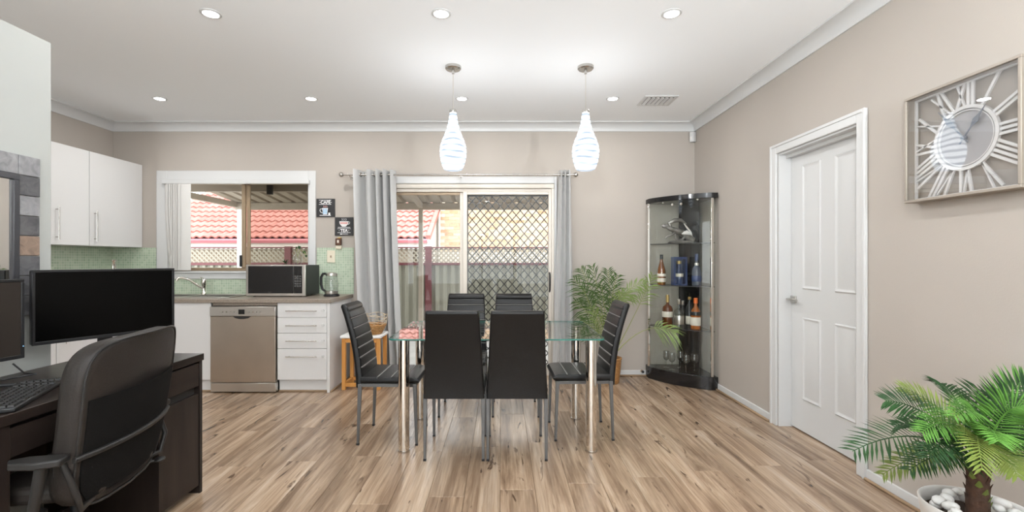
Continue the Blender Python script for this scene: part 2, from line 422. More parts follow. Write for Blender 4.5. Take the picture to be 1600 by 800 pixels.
wall_left = struct(MB().box(XL - T, XL, YF, YB, 0, ZC).build('wall_left', 'wall'))
GX0, GX1, GZ1 = -3.9, XR - .25, 2.35                     # unseen glazed doors, added behind the camera to let in sky light
struct(MB().box(XL - T, GX0, YF - T, YF, 0, ZC).box(GX1, XR + T, YF - T, YF, 0, ZC).box(GX0, GX1, YF - T, YF, GZ1, ZC).build('wall_front', 'wall'))
w2 = bpy.data.objects.new('window_added', None); col.objects.link(w2); struct(w2)
for i in range(4):
    gx = GX0 + (GX1 - GX0) * i / 4; ge = GX0 + (GX1 - GX0) * (i + 1) / 4
    fm = MB().box(gx, gx + .04, YF - .08, YF - .04, 0, GZ1).box(ge - .04, ge, YF - .08, YF - .04, 0, GZ1).box(gx + .04, ge - .04, YF - .08, YF - .04, GZ1 - .05, GZ1).box(gx + .04, ge - .04, YF - .08, YF - .04, 0, .07).build('frame', 'alu', w2)
    MB().box(gx + .04, ge - .04, YF - .062, YF - .058, .07, GZ1 - .05).build('pane', 'glasspane', w2)
pl_ = bpy.data.lights.new('daylight_portal', 'AREA'); pl_.shape = 'RECTANGLE'; pl_.size = GX1 - GX0; pl_.size_y = GZ1; pl_.cycles.is_portal = True
po = bpy.data.objects.new('daylight_portal', pl_); col.objects.link(po); po.location = ((GX0 + GX1) / 2, YF - .13, GZ1 / 2); po.rotation_euler = (R(90), 0, R(180))
struct(MB().box(-16, 12, -16, YF - T - .005, -.2, -.1).build('ground_front', 'concrete'))
PX, PY1, PZ = -2.18, 2.233, 2.29
struct(MB().box(PX - .12, PX, -.8, PY1, 0, PZ).build('wall_partition', 'part', bevel=.003))
# cornice: cove profile
cv = [(0, 0), (.09, 0), (.09, .012)] + [(.078 - .066 * math.sin(R(a)), .078 - .066 * math.cos(R(a)) ) for a in (0, 20, 45, 70, 90)] + [(.012, .09), (0, .09)]
def cornice(name, p0, p1, inward):
    mb = MB(); rs = []
    d = (Vector(p1) - Vector(p0)).normalized(); iw = Vector(inward)
    for p in (p0, p1):
        rs.append([Vector((p[0], p[1], ZC)) + iw * a + Vector((0, 0, -b)) for a, b in cv])
    return struct(mb.rings(rs).build(name, 'trim', smooth=30))
cornice('trim_1', (XL, YB), (XR, YB), (0, -1, 0))
cornice('trim_2', (XR, YF), (XR, YB), (-1, 0, 0))
cornice('trim_3', (XL, YF), (XL, YB), (1, 0, 0))
def base(name, x0, x1, y0, y1):
    b = struct(MB().box(x0, x1, y0, y1, 0, .062).build(name, 'trim', bevel=.004)); return b
bb = base('baseboard_back', DX1 + .05, XR, YB - .014, YB)
MB().box(DX1 + .05, XR, YB - .032, YB - .014, 0, .018).build('beading', 'quad', bb, bevel=.008)
br_ = base('baseboard_right', XR - .014, XR, RY1 + .07, YB)
MB().box(XR - .032, XR - .014, RY1 + .07, YB - .015, 0, .018).build('beading', 'quad', br_, bevel=.008)
br2 = base('baseboard_right_front', XR - .014, XR, YF, RY0 - .07)
MB().box(XR - .032, XR - .014, YF, RY0 - .07, 0, .018).build('beading', 'quad', br2, bevel=.008)

# ---- right-hand door
d1 = bpy.data.objects.new('door_1', None); col.objects.link(d1); struct(d1)
def casing_profile_box(mb, x0, x1, y0, y1, z0, z1): mb.box(x0, x1, y0, y1, z0, z1)
for (y0, y1, z0, z1) in ((RY0 - .07, RY0, 0, RZ1 + .07), (RY1, RY1 + .07, 0, RZ1 + .07), (RY0, RY1, RZ1, RZ1 + .07)):
    MB().box(XR - .018, XR + .0, y0, y1, z0, z1).build('architrave', 'trim', d1, bevel=.006)
MB().box(XR - .024, XR - .016, RY0 - .07, RY0 - .05, 0, RZ1 + .07).build('architrave_bead', 'trim', d1, bevel=.003)
MB().box(XR - .024, XR - .016, RY1 + .05, RY1 + .07, 0, RZ1 + .07).build('architrave_bead', 'trim', d1, bevel=.003)
MB().box(XR - .024, XR - .016, RY0 - .05, RY1 + .05, RZ1 + .05, RZ1 + .07).build('architrave_bead', 'trim', d1, bevel=.003)
MB().box(XR, XR + T + .02, RY0, RY0 + .012, 0, RZ1).build('jamb', 'trim', d1)
MB().box(XR, XR + T + .02, RY1 - .012, RY1, 0, RZ1).build('jamb', 'trim', d1)
MB().box(XR, XR + T + .02, RY0 + .012, RY1 - .012, RZ1 - .012, RZ1).build('jamb', 'trim', d1)
MB().box(XR + .05, XR + .085, RY0 + .012, RY1 - .012, RZ1 - .035, RZ1 - .012).build('door_stop', 'trim', d1)
LX = XR + .09
leaf = MB().box(LX, LX + .035, RY0 + .014, RY1 - .014, .012, RZ1 - .015).build('door_leaf', 'trim', d1)
for (y0, y1) in ((3.11, 3.30), (2.79, 2.98)):
    for (z0, z1) in ((1.03, 1.92), (.24, .83)):
        # moulded panel: raised bolection ring with a raised bevelled field
        mb = MB()
        def rect(i, x): return [Vector((x, y0 + i, z0 + i)), Vector((x, y1 - i, z0 + i)), Vector((x, y1 - i, z1 - i)), Vector((x, y0 + i, z1 - i))]
        mb.rings([rect(0, LX + .001), rect(0, LX - .001), rect(.008, LX - .009), rect(.022, LX - .001), rect(.030, LX - .001), rect(.055, LX - .008)], True)
        mb.build('door_panel', 'trim', leaf, bevel=.0015)
hd = MB().box(LX - .012, LX, 3.365, 3.425, .925, .975).build('handle', 'nickel', leaf, bevel=.003)
MB().tube([(LX - .01, 3.40, .95), (LX - .045, 3.40, .95)], .009, 10).tube([(LX - .045, 3.412, .95), (LX - .047, 3.36, .95), (LX - .045, 3.30, .948)], .008, 10).build('lever', 'nickel', hd, smooth=40)
struct(MB().box(XR + T + .02, XR + T + .05, RY0 - .2, RY1 + .2, 0, 2.2).build('wall_behind_door', 'wall'))

# ---- kitchen window
w1 = bpy.data.objects.new('window_1', None); col.objects.link(w1); struct(w1)
cx0, cx1, cz1 = -3.677, -1.979, 2.192
MB().box(cx0, WX0, YB - .018, YB, WZ0, cz1).build('architrave', 'trim', w1, bevel=.005)
MB().box(WX1, cx1, YB - .018, YB, WZ0, cz1).build('architrave', 'trim', w1, bevel=.005)
MB().box(WX0, WX1, YB - .018, YB, WZ1, cz1).build('architrave', 'trim', w1, bevel=.005)
MB().box(cx0 - .01, cx1 + .01, YB - .035, YB + .06, WZ0 - .022, WZ0).build('window_sill', 'trim', w1, bevel=.004)
MB().box(cx0, cx1, YB - .018, YB, WZ0 - .085, WZ0 - .022).build('apron', 'trim', w1, bevel=.005)
fy0, fy1 = YB + .06, YB + .11
MB().box(WX0, WX1, fy0, fy1, WZ0, WZ0 + .035).build('frame', 'bronze', w1, bevel=.003)
MB().box(WX0, WX1, fy0, fy1, WZ1 - .03, WZ1).build('frame', 'bronze', w1, bevel=.003)
MB().box(WX0, WX0 + .03, fy0, fy1, WZ0 + .035, WZ1 - .03).build('frame', 'bronze', w1, bevel=.003)
MB().box(WX1 - .012, WX1, fy0, fy1, WZ0 + .035, WZ1 - .03).build('frame', 'bronze', w1, bevel=.003)
mx = -2.765
MB().box(mx - .04, mx - .005, fy0 - .01, fy1 - .02, WZ0 + .035, WZ1 - .03).build('mullion', 'bronze', w1, bevel=.003)
MB().box(mx + .0, mx + .03, fy0 + .02, fy1, WZ0 + .035, WZ1 - .03).build('mullion', 'bronze', w1, bevel=.003)
MB().box(WX0 + .03, mx - .04, fy0 + .012, fy0 + .016, WZ0 + .035, WZ1 - .03).build('pane', 'glasspane', w1)
MB().box(mx + .03, WX1 - .012, fy0 + .03, fy0 + .034, WZ0 + .035, WZ1 - .03).build('pane', 'glasspane', w1)
MB().box(mx + .03, WX1 - .012, fy0 + .044, fy0 + .0445, WZ0 + .035, WZ1 - .03).build('insect_screen', 'screenmesh', w1)
MB().box(mx - .055, mx - .03, fy0 - .03, fy0 - .01, 1.165, 1.29).build('latch', 'blackplas', w1, bevel=.005)
for (x0, x1, z0, z1) in ((WX0, WX0 + .012, WZ0, WZ1), (WX1 - .012, WX1, WZ0, WZ1), (WX0 + .012, WX1 - .012, WZ1 - .012, WZ1)):
    MB().box(x0, x1, YB, fy0, z0, z1).build('reveal', 'trim', w1)
# vertical blind, drawn to the left
vb = thing('vertical_blind', 'white vertical blind bunched at the left of the kitchen window', 'blind', (WX0, YB - .01, WZ0))
MB().box(WX0 - .03, WX1 + .02, YB - .06, YB - .02, WZ1 - .045, WZ1 - .0).build('headrail', 'trim', vb, bevel=.004, world=True)
sx = [-3.55, -3.525, -3.50, -3.475, -3.45, -3.42, -3.36]
for i, x in enumerate(sx):
    ang = R([50, 48, 52, 46, 50, 40, 8][i]); hw = .045 if i < 6 else .082
    pts = []
    for k in range(7):
        u = -1 + k / 3; pts.append((x + hw * u * math.cos(ang), YB - .045 - .004 * i * .4 - hw * u * math.sin(ang) * .55 - .006 * (1 - u * u)))
    mb = MB(); poly = pts + [(p[0], p[1] + .0015) for p in reversed(pts)]
    tw = .05 if i < 2 else 0.0
    mb.rings([[Vector((p[0] + (tw if z < 1.3 else tw * .4 if z < 1.7 else 0), p[1], z)) for p in poly] for z in (1.13, 1.4, 1.75, WZ1 - .047)])
    mb.build('slat', 'blind', vb, smooth=50, world=True)

# ---- sliding door
d2 = bpy.data.objects.new('door_2', None); col.objects.link(d2); struct(d2)
MB().box(DX0 - .07, DX0, YB - .016, YB, 0, DZ1 + .075).build('architrave', 'trim', d2, bevel=.004)
MB().box(DX1, DX1 + .03, YB - .016, YB, 0, DZ1 + .075).build('architrave', 'trim', d2, bevel=.004)
MB().box(DX0, DX1, YB - .016, YB, DZ1, DZ1 + .075).build('architrave', 'trim', d2, bevel=.004)
MB().box(DX0, DX1, YB + .0, YB + .11, DZ1 - .05, DZ1).build('frame_head', 'alu', d2, bevel=.004)
MB().box(DX0, DX1, YB + .02, YB + .11, DZ1 - .085, DZ1 - .052).build('track', 'alu', d2, bevel=.003)
MB().box(DX0, DX0 + .045, YB, YB + .11, 0, DZ1 - .05).build('frame_jamb', 'alu', d2, bevel=.004)
MB().box(DX1 - .03, DX1, YB, YB + .11, 0, DZ1 - .05).build('frame_jamb', 'alu', d2, bevel=.004)
MB().box(DX0, DX1, YB, YB + .11, 0, .03).build('threshold', 'alu', d2, bevel=.003)
SX = -.41
p1 = MB().box(SX - .035, SX + .0, YB + .05, YB + .08, .03, DZ1 - .085).build('fixed_stile', 'alu', d2, bevel=.003)
MB().box(DX0 + .045, SX - .035, YB + .05, YB + .08, DZ1 - .115, DZ1 - .087).build('fixed_rail', 'bronze', d2, bevel=.003)
MB().box(DX0 + .045, SX - .035, YB + .05, YB + .08, .03, .09).build('fixed_rail', 'alu', d2, bevel=.003)
MB().box(DX0 + .045, SX - .035, YB + .062, YB + .066, .09, DZ1 - .115).build('pane', 'glasspane', d2)
MB().box(SX - .0, SX + .045, YB + .01, YB + .045, .03, DZ1 - .085).build('sliding_stile', 'alu', d2, bevel=.003)
MB().box(DX1 - .06, DX1 - .03, YB + .01, YB + .045, .03, DZ1 - .085).build('sliding_stile', 'alu', d2, bevel=.003)
MB().box(SX + .045, DX1 - .06, YB + .01, YB + .045, DZ1 - .115, DZ1 - .087).build('sliding_rail', 'alu', d2, bevel=.003)
MB().box(SX + .045, DX1 - .06, YB + .01, YB + .045, .03, .10).build('sliding_rail', 'alu', d2, bevel=.003)
MB().box(SX + .045, DX1 - .06, YB + .024, YB + .028, .10, DZ1 - .115).build('pane', 'glasspane', d2)
MB().tube([(DX1 - .05, YB + .005, 1.10), (DX1 - .05, YB - .03, 1.08), (DX1 - .05, YB - .045, 1.0), (DX1 - .05, YB - .03, .92), (DX1 - .05, YB + .005, .90)], .009, 8).build('pull_handle', 'blackplas', d2, smooth=50)
# black diamond grille of the security screen
gx0, gx1, gz0, gz1 = SX + .03, DX1 - .035, .05, DZ1 - .105
gy = YB + .085
sec = MB()
sec.box(gx0, gx0 + .022, gy - .008, gy + .012, gz0, gz1); sec.box(gx1 - .022, gx1, gy - .008, gy + .012, gz0, gz1)
sec.box(gx0, gx1, gy - .008, gy + .012, gz1 - .02, gz1); sec.box(gx0, gx1, gy - .008, gy + .012, gz0, gz0 + .04)
sec.build('screen_frame', 'grille', d2)
dw, dh = .087, .100
def clip_line(c, sgn):
    # z = c + sgn*(dh/dw)*(x-gx0)
    k = sgn * dh / dw; pts = []
    for x in (gx0, gx1):
        z = c + k * (x - gx0)
        if gz0 <= z <= gz1: pts.append((x, z))
    for z in (gz0, gz1):
        x = gx0 + (z - c) / k
        if gx0 < x < gx1: pts.append((x, z))
    return pts[:2] if len(pts) >= 2 else None
for sgn in (1, -1):
    c = gz0 - (gx1 - gx0) * dh / dw if sgn > 0 else gz0
    while c < gz1 + (0 if sgn > 0 else (gx1 - gx0) * dh / dw):
        pts = clip_line(c, sgn)
        if pts and (Vector(pts[0]) - Vector(pts[1])).length > .03:
            a, b = pts; o_ = .0025 * sgn
            MB().bar((a[0], gy + o_, a[1]), (b[0], gy + o_, b[1]), .004, .010, up=(0, 0, 1)).build('grille_bar', 'grille', d2)
        c += dh

# ------------------------------------------------------------------ outdoors
struct(MB().box(-16, 12, YB + .125, 22, -.35, -.2).build('ground', 'concrete'))
pt = thing('patio_cover', 'beige ribbed metal patio roof with beams and posts outside the windows', 'patio roof', (-1.27, 7.3, -.2))
PXL, PXR = -4.2, 3.6
def roofz(y): return 2.40 - (y - 5.05) * .115
x = PXL
while x < PXR - .1:
    mb = MB(); prof = []
    nr = 4; wv = .78 / nr
    for k in range(nr):
        b0 = x + k * wv
        prof += [(b0, 0), (b0 + wv * .62, 0), (b0 + wv * .70, .035), (b0 + wv * .92, .035)]
    prof.append((x + .78, 0))
    ring = lambda y: [Vector((p[0], y, roofz(y) + p[1])) for p in prof] + [Vector((p[0], y, roofz(y) + p[1] + .006)) for p in reversed(prof)]
    mb.rings([ring(5.08), ring(7.42)]).build('roof_sheet', 'patio', pt, world=True)
    x += .78
MB().box(PXL, PXR, 7.27, 7.35, roofz(7.3) - .105, roofz(7.3) - .004).build('beam', 'patio', pt, world=True)
MB().box(PXL, PXR, 5.52, 5.58, 2.06, 2.155).build('beam', 'patio', pt, world=True)
MB().box(PXL - .03, PXL + .03, 5.08, 7.42, 2.07, 2.15).xf(Matrix.Identity(4)).build('edge_beam', 'patio', pt, world=True)
MB().bar((-1.27, 5.08, roofz(5.08) - .05), (-1.27, 7.28, roofz(7.28) - .05), .06, .08).build('rafter', 'patio', pt, world=True)
MB().box(-1.305, -1.24, 7.275, 7.34, -.2, roofz(7.3) - .1).build('post', 'patio', pt, world=True, bevel=.003)
MB().box(-4.17, -4.10, 7.275, 7.345, -.2, roofz(7.3) - .1).build('post', 'patiowhite', pt, world=True, bevel=.003)
MB().box(-2.79, -2.73, 5.48, 5.52, 2.02, 2.14).build('bracket', 'grille', pt, world=True)
# fence
FY, FZ0, FL0, FL1 = 8.2, -.2, 1.185, 1.468
fn = thing('side_fence', 'cream ribbed steel fence with maroon posts and a lattice top', 'fence', (-1.29, FY, FZ0))
posts = [-1.29 + 2.49 * k for k in range(-3, 3)]
for p in posts: MB().box(p - .055, p + .055, FY - .05, FY + .05, FZ0, FL1 + .01).build('post', 'maroon', fn, world=True)
for a, b in zip(posts[:-1], posts[1:]):
    a += .056; b -= .056; n = 17; wv = (b - a) / n; prof = []
    for k in range(n):
        x = a + k * wv; prof += [(x, 0), (x + wv * .35, 0), (x + wv * .5, .03), (x + wv * .85, .03)]
    prof.append((b, 0))
    mk = lambda z: [Vector((p[0], FY - p[1] + .01, z)) for p in prof] + [Vector((p[0], FY - p[1] + .014, z)) for p in reversed(prof)]
    MB().rings([mk(FZ0 + .03), mk(FL0 - .03)]).build('panel', 'fence', fn, world=True)
    for z0, z1 in ((FL0 - .04, FL0 + .005), (FL1 - .022, FL1), (FZ0, FZ0 + .05)):
        MB().box(a, b, FY - .03, FY + .03, z0, z1).build('rail', 'maroon', fn, world=True)
    lt = MB(); st = .085; H = FL1 - .022 - FL0 - .005
    for sgn in (1, -1):
        c = a - H
        while c < b + H:
            x0, x1 = (c, c + H) if sgn > 0 else (c + H, c); z0, z1 = FL0 + .005, FL1 - .022
            # clip in x
            def clip(xa, za, xb, zb):
                if xa > xb: xa, za, xb, zb = xb, zb, xa, za
                if xb <= a or xa >= b: return None
                k = (zb - za) / (xb - xa)
                if xa < a: za += k * (a - xa); xa = a
                if xb > b: zb += k * (b - xb); xb = b
                return xa, za, xb, zb
            q = clip(x0, z0, x1, z1)
            if q and q[2] - q[0] > .01: lt.bar((q[0], FY + .004 * sgn, q[1]), (q[2], FY + .004 * sgn, q[3]), .007, .027)
            c += st
    lo = lt.build('lattice_panel', 'lattice', fn, world=True); lo['kind'] = 'stuff'
# neighbour with the terracotta roof
nb = thing('neighbour_house', 'low house with a terracotta tiled roof behind the fence', 'house', (-5, 11.4, -.2))
EZ, EY, PIT = 1.74, 11.0, R(27)
cs, sn = math.cos(PIT), math.sin(PIT)
NX0, NX1 = -9.1, -1.75
MB().box(NX0 + .3, NX1 - .45, 11.45, 17, -.2, 1.62).build('wall', 'neighwall', nb, world=True)
MB().box(NX0, NX1, 11.02, 11.45, 1.56, 1.60).build('eave_lining', 'eave', nb, world=True)
MB().box(NX0, NX1, 11.0, 11.03, 1.50, 1.66).build('fascia', 'eave', nb, world=True)
MB().prism([(10.9, 1.64), (11.0, 1.64), (11.0, 1.74), (10.895, 1.74), (10.88, 1.70)], NX0, NX1, 'x').build('gutter', 'rosegutter', nb, world=True)
MB().tube([(-1.72, 10.93, 1.70), (-1.74, 11.05, 1.55), (-1.86, 11.2, 1.40), (-1.86, 11.2, -.2)], .05, 8).build('downpipe', 'eave', nb, world=True, smooth=50)
L0 = 3.9
sl = MB(); sl._a([(NX0, EY, EZ - .03), (NX1, EY, EZ - .03), (NX1, EY + L0 * cs, EZ - .03 + L0 * sn), (NX0, EY + L0 * cs, EZ - .03 + L0 * sn)], [(0, 1, 2, 3)])
sl._a([(NX0, EY, EZ - .10), (NX1, EY, EZ - .10), (NX1, EY + L0 * cs, EZ - .10 + L0 * sn), (NX0, EY + L0 * cs, EZ - .10 + L0 * sn)], [(0, 1, 2, 3)])
sl.build('roof_deck', 'maroon', nb, world=True)
tw_, tl, gauge = .36, .42, .335
tm = MB(); pr = []
nseg = 14
for k in range(nseg + 1):
    u = k / nseg; pr.append((u * tw_ - tw_ / 2,   .042 * (1 - math.cos(4 * math.pi * u)) / 2))
def tr(yy, zz): return [Vector((p[0], yy, zz + p[1])) for p in pr] + [Vector((p[0], yy, zz + p[1] - .035)) for p in reversed(pr)]
tile0 = tm.rings([tr(0, .045), tr(tl, .0)]).build('roof_tile', 'rooftile', nb, smooth=60)
base_o = Vector(nb.location)
fst = True
for r_ in range(10):
    nx = int((NX1 - NX0) / tw_)
    for i in range(nx + 1):
        xx = NX1 - tw_ / 2 - i * tw_ - (0 if r_ < 1 else 0)
        if xx < NX0: continue
        o = tile0 if fst else tile0.copy()
        if not fst: col.objects.link(o)
        fst = False
        o.location = Vector((xx, EY - .03 + r_ * gauge * cs, EZ + r_ * gauge * sn)) - base_o; o.rotation_euler = (PIT, 0, 0)
vg = MB().bar((NX1 + .02, EY - .05, EZ + .03), (NX1 + .02, EY + L0 * cs, EZ + .03 + L0 * sn), .10, .12).build('verge', 'rooftile', nb, world=True)
tg = math.tan(PIT)
MB().prism([(11.25, -.2), (14.3, -.2), (14.3, EZ - .13 + 3.3 * tg), (11.25, EZ - .13 + .25 * tg)], NX1 - .14, NX1 - .03, 'x').build('gable_wall', 'mortar', nb, world=True)
# brick house
bh = thing('brick_house', 'cream and orange brick house wall rising behind the fence', 'house', (0, 12.6, -.2))
MB().box(-1.66, 2.6, 12.6, 13.2, -.2, 3.4).build('wall', 'mortar', bh, world=True)
brick0 = MB().box(-.115, .115, -.006, .05, -.038, .038).build('brick', 'brick', bh)
fst = True
for r_ in range(17):
    for i in range(17):
        x = -1.54 + i * .242 + (.121 if r_ % 2 else 0)
        if x > 2.45: continue
        o = brick0 if fst else brick0.copy()
        if not fst: col.objects.link(o)
        fst = False
        o.location = (x, -.004, 1.50 + .2 + r_ * .087)

# ------------------------------------------------------------------ ceiling lights
k_ = 0
dl_labels = {(0, 1): 'leftmost of the three recessed downlights along the top edge', (0, 2): 'middle one of the three recessed downlights along the top edge', (0, 3): 'rightmost of the three recessed downlights along the top edge',
             (1, 0): 'leftmost recessed downlight of the far row, nearest the white cupboards', (1, 1): 'second recessed downlight from the left in the far row', (1, 2): 'recessed downlight of the far row just right of the left pendant cord', (1, 3): 'recessed downlight of the far row beside the ceiling vent'}
xs = [-3.09, -1.72, -.355, 1.01]; ys = [2.73, 4.17, 1.30, -.1, -1.5]
dlens = bpy.data.lights.new('downlight_beam', 'AREA'); dlens.shape = 'DISK'; dlens.size = .085; dlens.energy = DOWNLIGHT_W; dlens.color = (1, .985, .965)
for j, y in enumerate(ys):
    for i, x in enumerate(xs):
        if j > 1 and i == 1: continue
        lb = dl_labels.get((j, i), 'round recessed downlight out of view behind the camera')
        if j == 0 and i == 0: lb = 'round recessed downlight hidden above the kitchen behind the partition'
        t = thing('downlight', lb, 'downlight', (x, y, ZC), group='recessed downlights in the ceiling')
        MB().lathe([(.058, 0), (.058, -.003), (.050, -.006), (.044, -.006), (.043, -.001)], 28, cap=False).build('trim_ring', 'trim', t, smooth=30)
        MB().lathe([(.001, -.002), (.043, -.002), (.043, -.0015), (.001, -.0015)], 28).build('diffuser', 'lamp', t)
        lo = bpy.data.objects.new('beam', dlens); col.objects.link(lo); lo.parent = t; lo.location = (0, 0, -.008)
pdl = bpy.data.lights.new('pendant_bulb', 'POINT'); pdl.energy = PENDANT_W; pdl.shadow_soft_size = .0; pdl.color = (.97, .98, 1.0)
for nm_, (px, lb) in enumerate(((708, 'glowing white teardrop pendant lamp above the left of the table'), (915, 'glowing white teardrop pendant lamp above the right of the table'))):
    x = (px - CX) / FPX * 3.48
    t = thing('pendant_lamp', lb, 'pendant lamp', (x, 3.48, 1.917), group='pendant lamps over the dining table')
    h = ZC - 1.917
    cn = MB().lathe([(.002, h), (.060, h), (.060, h - .018), (.052, h - .026), (.012, h - .030), (.010, h - .055), (.002, h - .056)], 24).build('canopy', 'nickel', t, smooth=35)
    MB().tube([(0, 0, h - .05), (0, 0, .44)], .0035, 6).build('cord', 'chrome', t)
    MB().lathe([(.002, .456), (.024, .456), (.028, .446), (.028, .432), (.002, .430)], 18).build('cap', 'nickel', t, smooth=35)
    prof = [(.055, 0), (.070, .006), (.086, .045), (.098, .095), (.1015, .135), (.098, .175), (.085, .220), (.066, .265), (.048, .31), (.036, .36), (.029, .405), (.025, .436)]
    MB().lathe(prof, 32, cap=False).build('shade', 'shade', t, smooth=60)
    lo = bpy.data.objects.new('bulb', pdl); col.objects.link(lo); lo.parent = t; lo.location = (0, 0, .15)
# two unseen uplighters added behind the camera to brighten the ceiling
upl = bpy.data.lights.new('fill_uplight', 'POINT'); upl.energy = FILL_UPLIGHT_W; upl.shadow_soft_size = .05; upl.color = (.90, .96, 1.0)
for (x, y, lb) in ((-.45, -.95, 'added steel uplighter for fill light, unseen directly behind the camera'), (1.45, -.75, 'added steel uplighter for fill light, unseen behind the camera beside the right wall')):
    t = thing('added_uplighter', lb, 'added fill lamp', (x, y, 0), group='added fill uplighters')
    MB().lathe([(.001, 0), (.13, 0), (.13, .015), (.02, .03), (.001, .031)], 24).build('base', 'nickel', t, smooth=40)
    MB().tube([(0, 0, .03), (0, 0, 1.70)], .011, 10).build('pole', 'nickel', t, smooth=40)
    MB().lathe([(.02, 1.69), (.07, 1.72), (.12, 1.76), (.15, 1.81), (.146, 1.81), (.116, 1.765), (.066, 1.727), (.02, 1.70)], 28, cap=False).build('bowl_shade', 'white', t, smooth=50)
    lo = bpy.data.objects.new('bulb', upl); col.objects.link(lo); lo.parent = t; lo.location = (0, 0, 1.80)
# ceiling vent
v = thing('ceiling_vent', 'white slotted air vent in the ceiling near the right wall', 'vent', (1.43, 4.22, ZC))
MB().box(-.15, -.12, -.13, .13, -.008, 0).box(.12, .15, -.13, .13, -.008, 0).box(-.12, .12, .10, .13, -.008, 0).box(-.12, .12, -.13, -.10, -.008, 0).build('frame', 'trim', v, bevel=.002)
MB().box(-.12, .12, -.10, .10, -.0012, 0).build('backing', 'void', v)
for i in range(6):
    x = -.10 + i * .04
    MB().cbox((x, 0, -.008), (.026, .2, .0025), Matrix.Rotation(R(35), 4, 'Y')).build('louvre', 'trim', v)
sn_ = thing('motion_sensor', 'small white alarm motion sensor high in the back corner', 'sensor', (XR - .04, YB - .04, 2.49))
MB().prism([(-.03, .0), (.0, -.03), (.035, -.01), (.035, .035), (-.01, .035)], 0, .105).build('housing', 'trim', sn_, bevel=.006)
MB().box(-.018, .004, -.026, -.02, .02, .055).xf(Matrix.Rotation(R(-45), 4, 'Z')).build('lens', 'blind', sn_)

# ------------------------------------------------------------------ kitchen
BF, CT = 4.30, .875
KX1 = -1.61
# worktop, L-shaped, with sink cut-out
wt = MB(); z0, z1 = CT - .035, CT
sx0, sx1, sy0, sy1 = -3.42, -2.62, 4.42, 4.80
wt.box(XL, sx0, BF - .02, YB, z0, z1); wt.box(sx1, KX1 + .03, BF - .02, YB, z0, z1)
wt.box(sx0, sx1, BF - .02, sy0, z0, z1); wt.box(sx0, sx1, sy1, YB, z0, z1)
wt.box(XL, -3.53, 2.5, BF - .02, z0, z1)
tag(wt.build('worktop', 'bench', bevel=.003), 'brown stone-look kitchen worktop running under the window', 'worktop')
sk = thing('kitchen_sink', 'stainless steel double bowl sink set into the worktop', 'sink', (-3.02, 4.61, CT))
rim = MB()
for a in ((-3.44, -2.60, 4.40, 4.45), (-3.44, -2.60, 4.77, 4.82), (-3.44, -3.40, 4.45, 4.77), (-2.64, -2.60, 4.45, 4.77), (-3.09, -3.05, 4.45, 4.77)): rim.box(a[0], a[1], a[2], a[3], CT, CT + .008)
rim.build('rim', 'steel2', sk, world=True, bevel=.003)
for (x0, x1) in ((-3.40, -3.09), (-3.05, -2.64)):
    b = MB(); b.box(x0, x1, 4.45, 4.77, CT - .16, CT - .155)
    b.box(x0, x0 + .003, 4.45, 4.77, CT - .155, CT); b.box(x1 - .003, x1, 4.45, 4.77, CT - .155, CT); b.box(x0, x1, 4.45, 4.453, CT - .155, CT); b.box(x0, x1, 4.767, 4.77, CT - .155, CT)
    b.build('bowl', 'steel2', sk, world=True)
fx = (318 - CX) / FPX * 4.79
tp = thing('mixer_tap', 'chrome mixer tap arching over the sink', 'tap', (fx, 4.795, CT + .008))
MB().lathe([(.002, 0), (.028, 0), (.028, .01), (.020, .02), (.020, .09), (.026, .10), (.026, .14), (.022, .155), (.002, .158)], 16).build('body', 'chrome', tp, smooth=40)
MB().tube([(0, 0, .05), (-.03, -.03, .085), (-.09, -.08, .15), (-.145, -.125, .178), (-.17, -.145, .172), (-.178, -.15, .145)], [.012, .012, .011, .011, .011, .013], 10).build('spout', 'chrome', tp, smooth=50)
MB().tube([(0, 0, .15), (.01, -.03, .168), (.012, -.07, .172)], .007, 8).build('lever', 'chrome', tp, smooth=50)
# splashbacks
MB().box(XL + .007, WX0 - .127, YB - .007, YB, CT, 1.37).box(WX0 - .127, WX1 + .09, YB - .007, YB, CT, WZ0 - .086).box(WX1 + .085, KX1 + .035, YB - .007, YB, CT, 1.37).build('splashback', 'mosaic', wall_back)['label'] = 'green mosaic tile splashback along the window wall'
MB().box(XL, XL + .007, 2.5, YB, CT, 1.37).build('splashback', 'mosaic', wall_left)['label'] = 'green mosaic tile splashback under the wall cupboards'
def pull(parent, a, b, off, r=.0045):
    a, b, off = Vector(a), Vector(b), Vector(off); d = (b - a) * .08
    h = MB().tube([a + off, b + off], r, 8).tube([a + d, a + d + off], r * .9, 6).tube([b - d, b - d + off], r * .9, 6)
    return h.build('handle', 'nickel', parent, world=True, smooth=40)
